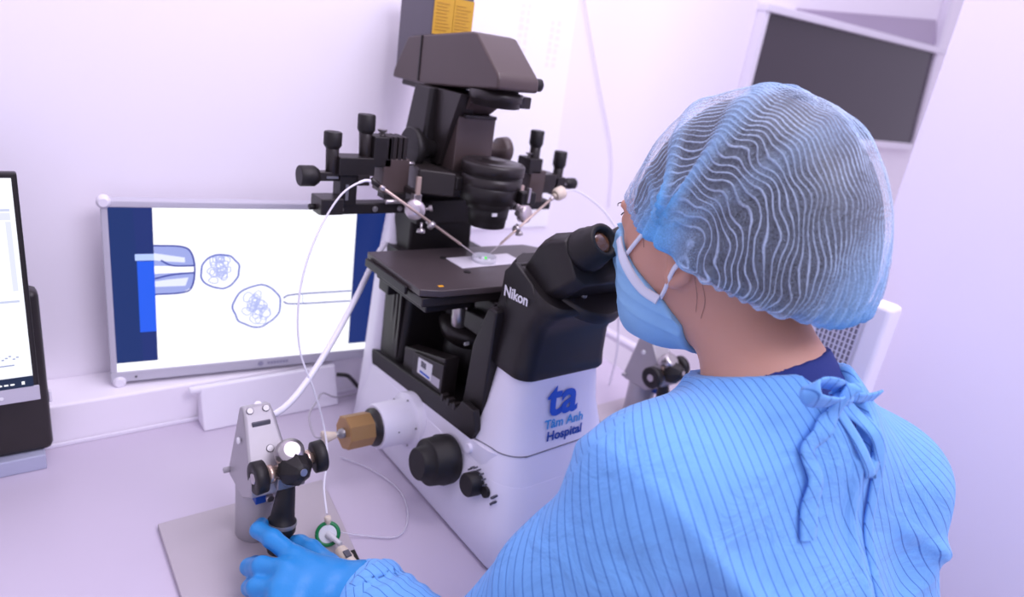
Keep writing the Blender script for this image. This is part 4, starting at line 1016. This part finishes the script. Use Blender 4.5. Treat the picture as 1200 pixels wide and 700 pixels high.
tie([kn+Vector((0.004, 0, 0)), kn+Vector((-0.014, -0.006, 0.012)), kn+Vector((-0.038, -0.004, 0.019)), kn+Vector((-0.052, -0.002, 0.018)), kn+Vector((-0.054, -0.007, 0.009)), kn+Vector((-0.032, -0.012, 0.004)), kn+Vector((-0.012, -0.008, 0.000)), kn+Vector((0.002, -0.004, 0))], lambda t: Vector((0.15, -0.6, 0.8)), 0.017, 'tie_loop', lambda t: 0.65+0.35*math.sin(math.pi*t))
tie([kn, kn+Vector((-0.004, -0.012, 0.014)), kn+Vector((-0.012, -0.012, 0.004)), kn+Vector((-0.014, -0.008, -0.014)), bk(0.514, 0.350, .007), bk(0.502, 0.336, .005), bk(0.505, 0.315, .006), bk(0.500, 0.293, .005), bk(0.497, 0.268, .005)], lambda t: Vector((1, -0.35, 0.15)), 0.0165, 'tie_end', lambda t: 0.88+0.12*math.cos(14*t))
tie([kn, kn+Vector((0.018, -0.010, -0.003)), kn+Vector((0.038, -0.010, -0.008)), kn+Vector((0.058, -0.010, -0.010))], lambda t: Vector((0.1, -0.4, 0.9)), 0.014, 'tie_end', lambda t: 0.6+0.5*t)
tie([kn, kn+Vector((0.014, -0.008, -0.014)), bk(0.569, 0.346, .006), bk(0.578, 0.322, .005), bk(0.582, 0.290, .004), bk(0.583, 0.25, .003), bk(0.586, 0.20, .003), bk(0.590, 0.14, .003)], lambda t: Vector((1, -0.3, 0.1)), 0.0150, 'tie_end', lambda t: 1-0.5*t)
tie([bk(0.537, 0.364, .002), bk(0.549, 0.340, .003), bk(0.559, 0.320, .004), bk(0.566, 0.311, .005), bk(0.573, 0.321, .004), bk(0.579, 0.338, .003)], lambda t: Vector((1, -0.3, 0.1)), 0.009, 'opening_binding')
MBk = MB().lathe(kn+Vector((-0.008, -0.006, 0)), (1, -0.1, -0.1), [(0, .004), (.004, .0075), (.011, .0072), (.015, .004)], 16).build('tie_knot', GOWN, gown)
set_stripe(MBk, lambda c: c[:, 2]/0.006)

# gloves
def hand_sdf(P, mir):
    if mir: P = P*np.array((-1, 1, 1), np.float32)+np.array((2*XC, 0, 0), np.float32)
    P = P+np.array((0, 0, 0.005), np.float32)
    W = (0.272, 0.489, 0.060)
    d = seg(P, (0.286, 0.452, 0.060), W, 0.0300, 0.0255)
    for kx_, r in (((0.222, 0.552, 0.074), .0125), ((0.208, 0.536, 0.076), .0125), ((0.197, 0.521, 0.072), .0120), ((0.190, 0.506, 0.064), .0110)):
        d = smin(d, seg(P, W, kx_, .0205, r), 0.016)
    d = smin(d, seg(P, (0.262, 0.512, 0.052), (0.257, 0.545, 0.055), 0.0175, 0.0125), 0.014)
    F = [[(0.222, 0.552, 0.074), (0.208, 0.585, 0.080), (0.202, 0.610, 0.075), (0.211, 0.627, 0.067)],
         [(0.208, 0.536, 0.076), (0.190, 0.563, 0.068), (0.185, 0.587, 0.050), (0.197, 0.603, 0.038)],
         [(0.197, 0.521, 0.072), (0.180, 0.546, 0.060), (0.180, 0.567, 0.041), (0.193, 0.582, 0.031)],
         [(0.190, 0.506, 0.064), (0.176, 0.524, 0.051), (0.178, 0.543, 0.034), (0.188, 0.556, 0.026)],
         [(0.257, 0.545, 0.055), (0.250, 0.578, 0.054), (0.244, 0.596, 0.051), (0.242, 0.604, 0.048)]]
    R = [(.0108, .0098, .0088, .0078), (.0110, .0100, .0088, .0078), (.0105, .0095, .0085, .0075), (.0095, .0085, .0075, .0068), (.0120, .0105, .0092, .0080)]
    for pts, rr in zip(F, R):
        f = None
        for i in range(3):
            s_ = seg(P, pts[i], pts[i+1], rr[i], rr[i+1])
            f = s_ if f is None else smin(f, s_, 0.004)
        d = smin(d, f, 0.0055)
    x, y, z = P[..., 0], P[..., 1], P[..., 2]
    d = d-0.0009*np.sin(190*(y*0.8-x*0.9)+3*np.sin(60*z))*np.exp(-((y-0.49)/0.03)**2)
    d = d-0.0007*np.sin(230*(x+0.4*y))*np.exp(-((y-0.54)/0.02)**2)
    return d
for mir in (False, True):
    lo, hi = ((0.155, 0.415, -0.0), (0.325, 0.64, 0.105)) if not mir else ((2*XC-0.325, 0.415, 0.0), (2*XC-0.155, 0.64, 0.105))
    g = skin_obj('glove', surface(lambda P: hand_sdf(P, mir), lo, hi, 0.0021), GLOVE, per, 1)

# face mask with ear loops
def mask_sdf(P, off=0.0):
    d = head_sdf(P); P = P+np.array((0, 0.012, 0), np.float32)
    nose = seg(P, (0.565, 0.486, 0.450), (0.565, 0.498, 0.408), 0.010, 0.013)
    d = smin(d-0.0048-off, nose, 0.02)
    d = smin(d, seg(P, (0.565, 0.480, 0.385), (0.565, 0.450, 0.352), 0.017, 0.017), 0.025)
    x, y, z = P[..., 0], P[..., 1], P[..., 2]
    d = d-0.0012*np.maximum(np.sin((z-0.10*y)*2*np.pi/0.017), 0.0)*(np.abs(z-0.40) < 0.04)
    side = (0.397+1.9*np.maximum(z-0.398, 0)+1.05*np.minimum(z-0.398, 0)) - y
    d = np.maximum(np.maximum(d, side), 0.374-y)
    d = np.maximum(d, (z-0.447)-0.35*(y-0.49))
    d = np.maximum(d, 0.333-z+0.0*(y))
    P = P-np.array((0, 0.012, 0), np.float32)
    return np.maximum(d, -(head_sdf(P)+0.001))
mk = skin_obj('face_mask', surface(mask_sdf, (0.49, 0.34, 0.325), (0.64, 0.54, 0.47), 0.0022), MASKB, per, 1)
def on_skin(p, off):
    p = np.array(p, np.float32)
    for _ in range(12):
        e = 0.001
        d = float(head_sdf(p[None])[0])-off
        g = np.array([float(head_sdf((p+np.eye(3, dtype=np.float32)[i]*e)[None])[0]-head_sdf((p-np.eye(3, dtype=np.float32)[i]*e)[None])[0]) for i in range(3)])
        p = p-d*(g/(np.linalg.norm(g)+1e-9)).astype(np.float32)
    return Vector(p.tolist())
for s in (-1, 1):
    mx_ = lambda q: (0.565+s*(0.565-q[0])*-1 if False else (q[0] if s < 0 else 1.13-q[0]), q[1], q[2])
    def loop(pts, w=0.0042):
        P = [on_skin(mx_(q), .0028) for q in pts]
        return strip(P, lambda t: Vector((0, 0.55, 0.8)), w, 0.0016, 5).build('ear_loop', MASKW, mk)
    loop([(0.490, 0.395, 0.474), (0.495, 0.410, 0.460), (0.500, 0.426, 0.440), (0.506, 0.441, 0.422)])
    loop([(0.490, 0.352, 0.450), (0.492, 0.361, 0.434), (0.494, 0.372, 0.415), (0.497, 0.384, 0.397)])
    P = [on_skin(mx_(q), .0068) for q in ((0.512, 0.452, 0.437), (0.506, 0.438, 0.424), (0.500, 0.420, 0.410), (0.498, 0.402, 0.400), (0.497, 0.384, 0.396))]
    strip(P, lambda t: Vector((0.2, 0.4, 0.8)), 0.0095, 0.002, 5).build('mask_edge', MASKW, mk)
# brows and eyes
for s in (-1, 1):
    x = 0.565+s*0.031
    P = [on_skin((x+s*dx, 0.48, z), .0006) for dx, z in ((-0.014, 0.466), (0.0, 0.471), (0.014, 0.469), (0.022, 0.463))]
    MB().tube(P, lambda t: 0.0009*(1-0.6*t), 6, 5).build('eyebrow', HAIRM, per)
    MB().lathe((x, 0.4725, 0.452), (0, 1, -0.1), [(0, .0056), (.0015, .0052), (.0026, .003)], 18).build('iris', mat('iris_dark', srgb(40, 26, 22), .1), per)
    P = [on_skin((x+s*dx, 0.487, z), .0012) for dx, z in ((-0.010, 0.456), (0.0, 0.461), (0.010, 0.458))]
    MB().tube(P, 0.0007, 6, 4).build('eyelid_line', HAIRM, per)

# hair under the cap, and the pleated cap
CA = math.radians(13)
CC = Vector((0.565, 0.350, 0.4660)); E1 = Vector((1, 0, 0)); E2 = Vector((0, math.cos(CA), math.sin(CA))); E3 = Vector((0, -math.sin(CA), math.cos(CA)))
rngc = np.random.default_rng(3)
def cap_point(th, ph, k=1.0):
    # th 0 at the crown, pi/2 at the rim; ph azimuth, 0 = right side, pi/2 = front
    st, ct = math.sin(th), math.cos(th)
    cx, cy = math.cos(ph), math.sin(ph)
    f = lambda v, e: math.copysign(abs(v)**e, v)
    a, b2, h = 0.0935*k, (0.127 if cy > 0 else 0.112+0.016*(1-ct))*k, 0.1375*k
    ex = .90 if cy > 0 else .90+.10*min(1, -cy*1.5)
    x = a*f(st, .90)*f(cx, .92); y = b2*f(st, ex)*f(cy, .92); z = h*f(ct, .95)
    z -= 0.014*abs(cx)**2*st**4
    return x, y, z
def make_shell(name, k, mat_, parent, rows, cols, wrinkle, tmax):
    vs, pl, dn = [], [], []
    for i in range(rows+1):
        t = i/rows
        th = t*tmax
        for j in range(cols):
            ph = 2*math.pi*j/cols
            if th <= math.pi/2: x, y, z = cap_point(th, ph, k)
            else:
                e = (th-math.pi/2)/(tmax-math.pi/2)
                x, y, z = cap_point(math.pi/2, ph, k); q = 1-0.13*e*e
                x *= q; y *= q; z = z*(1-e)-0.016*math.sin(e*1.7)
            r = math.sqrt(x*x+y*y+z*z)
            lat = math.asin(max(-1, min(1, -x/(0.0925*k)*0.97)))       # angle from the sagittal plane towards the left ear
            w = 0.0
            if wrinkle:
                # accordion pleats run over the head from ear level to ear level
                wob = 0.020*math.sin(7*y/0.12+2.2*math.sin(9*z/0.12))+0.014*math.sin(23*y/0.12+3*lat)
                s = (lat+wob)*23.0
                w += 0.0007*math.cos(2*math.pi*s)
                # gathers fanning out from the temple
                gx, gy, gz = x+0.085*(1 if x < 0 else -1), y-0.030, z+0.004
                ang = math.atan2(gz, gy); dist = math.sqrt(gy*gy+gz*gz)
                fan = math.exp(-((ang-1.50)/0.70)**2)*math.exp(-dist/0.13)*min(1, dist/0.02)
                w += 0.0105*fan*max(-0.12, math.sin(ang*11.0+2.5*dist/0.1))*(1 if abs(x) > .012 else abs(x)/.012)
                rim = max(0, (th-1.20)/0.45)
                w += 0.0026*min(1, rim)*math.sin(ph*46+3*math.sin(ph*7))
                w += 0.003*math.sin(11*ph+5*th)*math.sin(th)*0.5
                pl.append(s); dn.append(min(1, 0.95*math.exp(-(dist/0.034)**2)+0.95*max(0, fan*math.sin(ang*11.0+2.5*dist/0.1))+0.40*min(1, max(0, (th-1.50)/0.25))+0.8*max(0, (-y/k-0.098)/0.03)*(z < 0.085)*0.8))
            f = 1+w/max(r, 1e-4)
            p = CC+E1*(x*f)+E2*(y*f)+E3*(z*f)
            vs.append(p)
    fs = [(i*cols+j, i*cols+(j+1) % cols, (i+1)*cols+(j+1) % cols, (i+1)*cols+j) for i in range(rows) for j in range(cols)]
    mb = MB().add(vs, fs, True); o = mb.build(name, mat_, parent)
    if wrinkle:
        at = o.data.attributes.new('pleat', 'FLOAT', 'POINT'); at.data.foreach_set('value', pl)
        at = o.data.attributes.new('dense', 'FLOAT', 'POINT'); at.data.foreach_set('value', dn)
    return o
def cap_material():
    M = bpy.data.materials.new('cap_nonwoven'); M.use_nodes = True; nt = M.node_tree; b = nt.nodes['Principled BSDF']
    b.inputs['Roughness'].default_value = 0.85; b.inputs['Specular IOR Level'].default_value = 0.2
    at = N(nt, 'ShaderNodeAttribute', attribute_name='pleat'); de = N(nt, 'ShaderNodeAttribute', attribute_name='dense')
    tc = N(nt, 'ShaderNodeTexCoord'); n1 = N(nt, 'ShaderNodeTexNoise'); n1.inputs['Scale'].default_value = 38; n1.inputs['Detail'].default_value = 3
    nt.links.new(tc.outputs['Object'], n1.inputs['Vector'])
    wob = N(nt, 'ShaderNodeMath', operation='MULTIPLY_ADD'); wob.inputs[1].default_value = 0.8; nt.links.new(n1.outputs['Fac'], wob.inputs[0]); nt.links.new(at.outputs['Fac'], wob.inputs[2])
    fr_ = N(nt, 'ShaderNodeMath', operation='FRACT'); nt.links.new(wob.outputs[0], fr_.inputs[0])
    sb = N(nt, 'ShaderNodeMath', operation='SUBTRACT'); sb.inputs[1].default_value = 0.5; nt.links.new(fr_.outputs[0], sb.inputs[0])
    ab = N(nt, 'ShaderNodeMath', operation='ABSOLUTE'); nt.links.new(sb.outputs[0], ab.inputs[0])
    mr = N(nt, 'ShaderNodeMapRange'); mr.inputs['From Min'].default_value = 0.03; mr.inputs['From Max'].default_value = 0.15; mr.inputs['To Min'].default_value = 0.66; mr.inputs['To Max'].default_value = 0.0
    nt.links.new(ab.outputs[0], mr.inputs['Value'])
    n2 = N(nt, 'ShaderNodeTexNoise'); n2.inputs['Scale'].default_value = 700; n2.inputs['Detail'].default_value = 2
    nt.links.new(tc.outputs['Object'], n2.inputs['Vector'])
    n3 = N(nt, 'ShaderNodeTexNoise'); n3.inputs['Scale'].default_value = 16; n3.inputs['Detail'].default_value = 3
    nt.links.new(tc.outputs['Object'], n3.inputs['Vector'])
    brk3 = N(nt, 'ShaderNodeMapRange'); brk3.inputs['From Min'].default_value = 0.35; brk3.inputs['From Max'].default_value = 0.6; brk3.inputs['To Min'].default_value = 0.35
    nt.links.new(n3.outputs['Fac'], brk3.inputs['Value'])
    ml = N(nt, 'ShaderNodeMath', operation='MULTIPLY'); dm = N(nt, 'ShaderNodeMath', operation='MULTIPLY_ADD', use_clamp=True); dm.inputs[1].default_value = -1.2; dm.inputs[2].default_value = 1.0; nt.links.new(de.outputs['Fac'], dm.inputs[0])
    mm2 = N(nt, 'ShaderNodeMath', operation='MULTIPLY'); nt.links.new(mr.outputs[0], mm2.inputs[0]); nt.links.new(dm.outputs[0], mm2.inputs[1])
    nt.links.new(mm2.outputs[0], ml.inputs[0]); nt.links.new(brk3.outputs[0], ml.inputs[1])
    g = N(nt, 'ShaderNodeMapRange'); g.inputs['From Min'].default_value = 0.3; g.inputs['From Max'].default_value = 0.75; g.inputs['To Min'].default_value = 0.03; g.inputs['To Max'].default_value = 0.30
    nt.links.new(n2.outputs['Fac'], g.inputs['Value'])
    a1 = N(nt, 'ShaderNodeMath', operation='ADD'); nt.links.new(ml.outputs[0], a1.inputs[0]); nt.links.new(g.outputs[0], a1.inputs[1])
    a2 = N(nt, 'ShaderNodeMath', operation='MULTIPLY_ADD', use_clamp=True); a2.inputs[1].default_value = 0.75
    nt.links.new(de.outputs['Fac'], a2.inputs[0]); nt.links.new(a1.outputs[0], a2.inputs[2])
    nt.links.new(a2.outputs[0], b.inputs['Alpha'])
    m1 = N(nt, 'ShaderNodeMix', data_type='RGBA'); m1.inputs[6].default_value = srgb(196, 216, 244); m1.inputs[7].default_value = srgb(112, 186, 246)
    nt.links.new(de.outputs['Fac'], m1.inputs[0]); nt.links.new(m1.outputs[2], b.inputs['Base Color'])
    bp = N(nt, 'ShaderNodeBump'); bp.inputs['Strength'].default_value = 0.25; bp.inputs['Distance'].default_value = 0.003
    nt.links.new(a1.outputs[0], bp.inputs['Height']); nt.links.new(bp.outputs[0], b.inputs['Normal'])
    return M
make_shell('hair', 0.945, HAIRM, per, 40, 72, False, math.pi/2+0.12)
cap = make_shell('hair_cap', 1.0, cap_material(), per, 150, 300, True, math.pi/2+0.42)
cap['label'] = 'sheer light blue pleated hair cap'
# loose hairs at the nape and temple
for pts in ([(0.503, 0.352, 0.435), (0.5035, 0.345, 0.415), (0.5045, 0.345, 0.398)], [(0.505, 0.343, 0.43), (0.506, 0.337, 0.412), (0.508, 0.339, 0.395)], [(0.502, 0.425, 0.47), (0.502, 0.416, 0.455), (0.501, 0.412, 0.442)]):
    MB().tube([on_skin(q, .0008) for q in pts], 0.00016, 5, 6).build('loose_hair', HAIRM, per)

# stool
so = thing('lab_stool', (0.565, 0.04, -0.75), 'round black lab stool under the seated person', 'stool')
MB().lathe((0.565, 0.04, -0.355), (0, 0, 1), [(0, .15), (.01, .175), (.04, .18), (.055, .165), (.058, .10)], 36).build('seat', BLACK2, so)
MB().cyl((0.565, 0.04, -0.66), (0.565, 0.04, -0.352), 0.025).build('post', CHROME, so)
for k in range(5):
    t = 2*math.pi*k/5+.3
    MB().cyl((0.565, 0.04, -0.665), (0.565+.26*math.cos(t), 0.04+.26*math.sin(t), -0.70), 0.018, 0.013).build('leg', CHROME, so)
    MB().lathe((0.565+.26*math.cos(t)-.012, 0.04+.26*math.sin(t), -0.725), (1, 0, 0), [(0, .02), (.002, .025), (.022, .025), (.024, .02)], 18).build('caster', BLACKR, so)
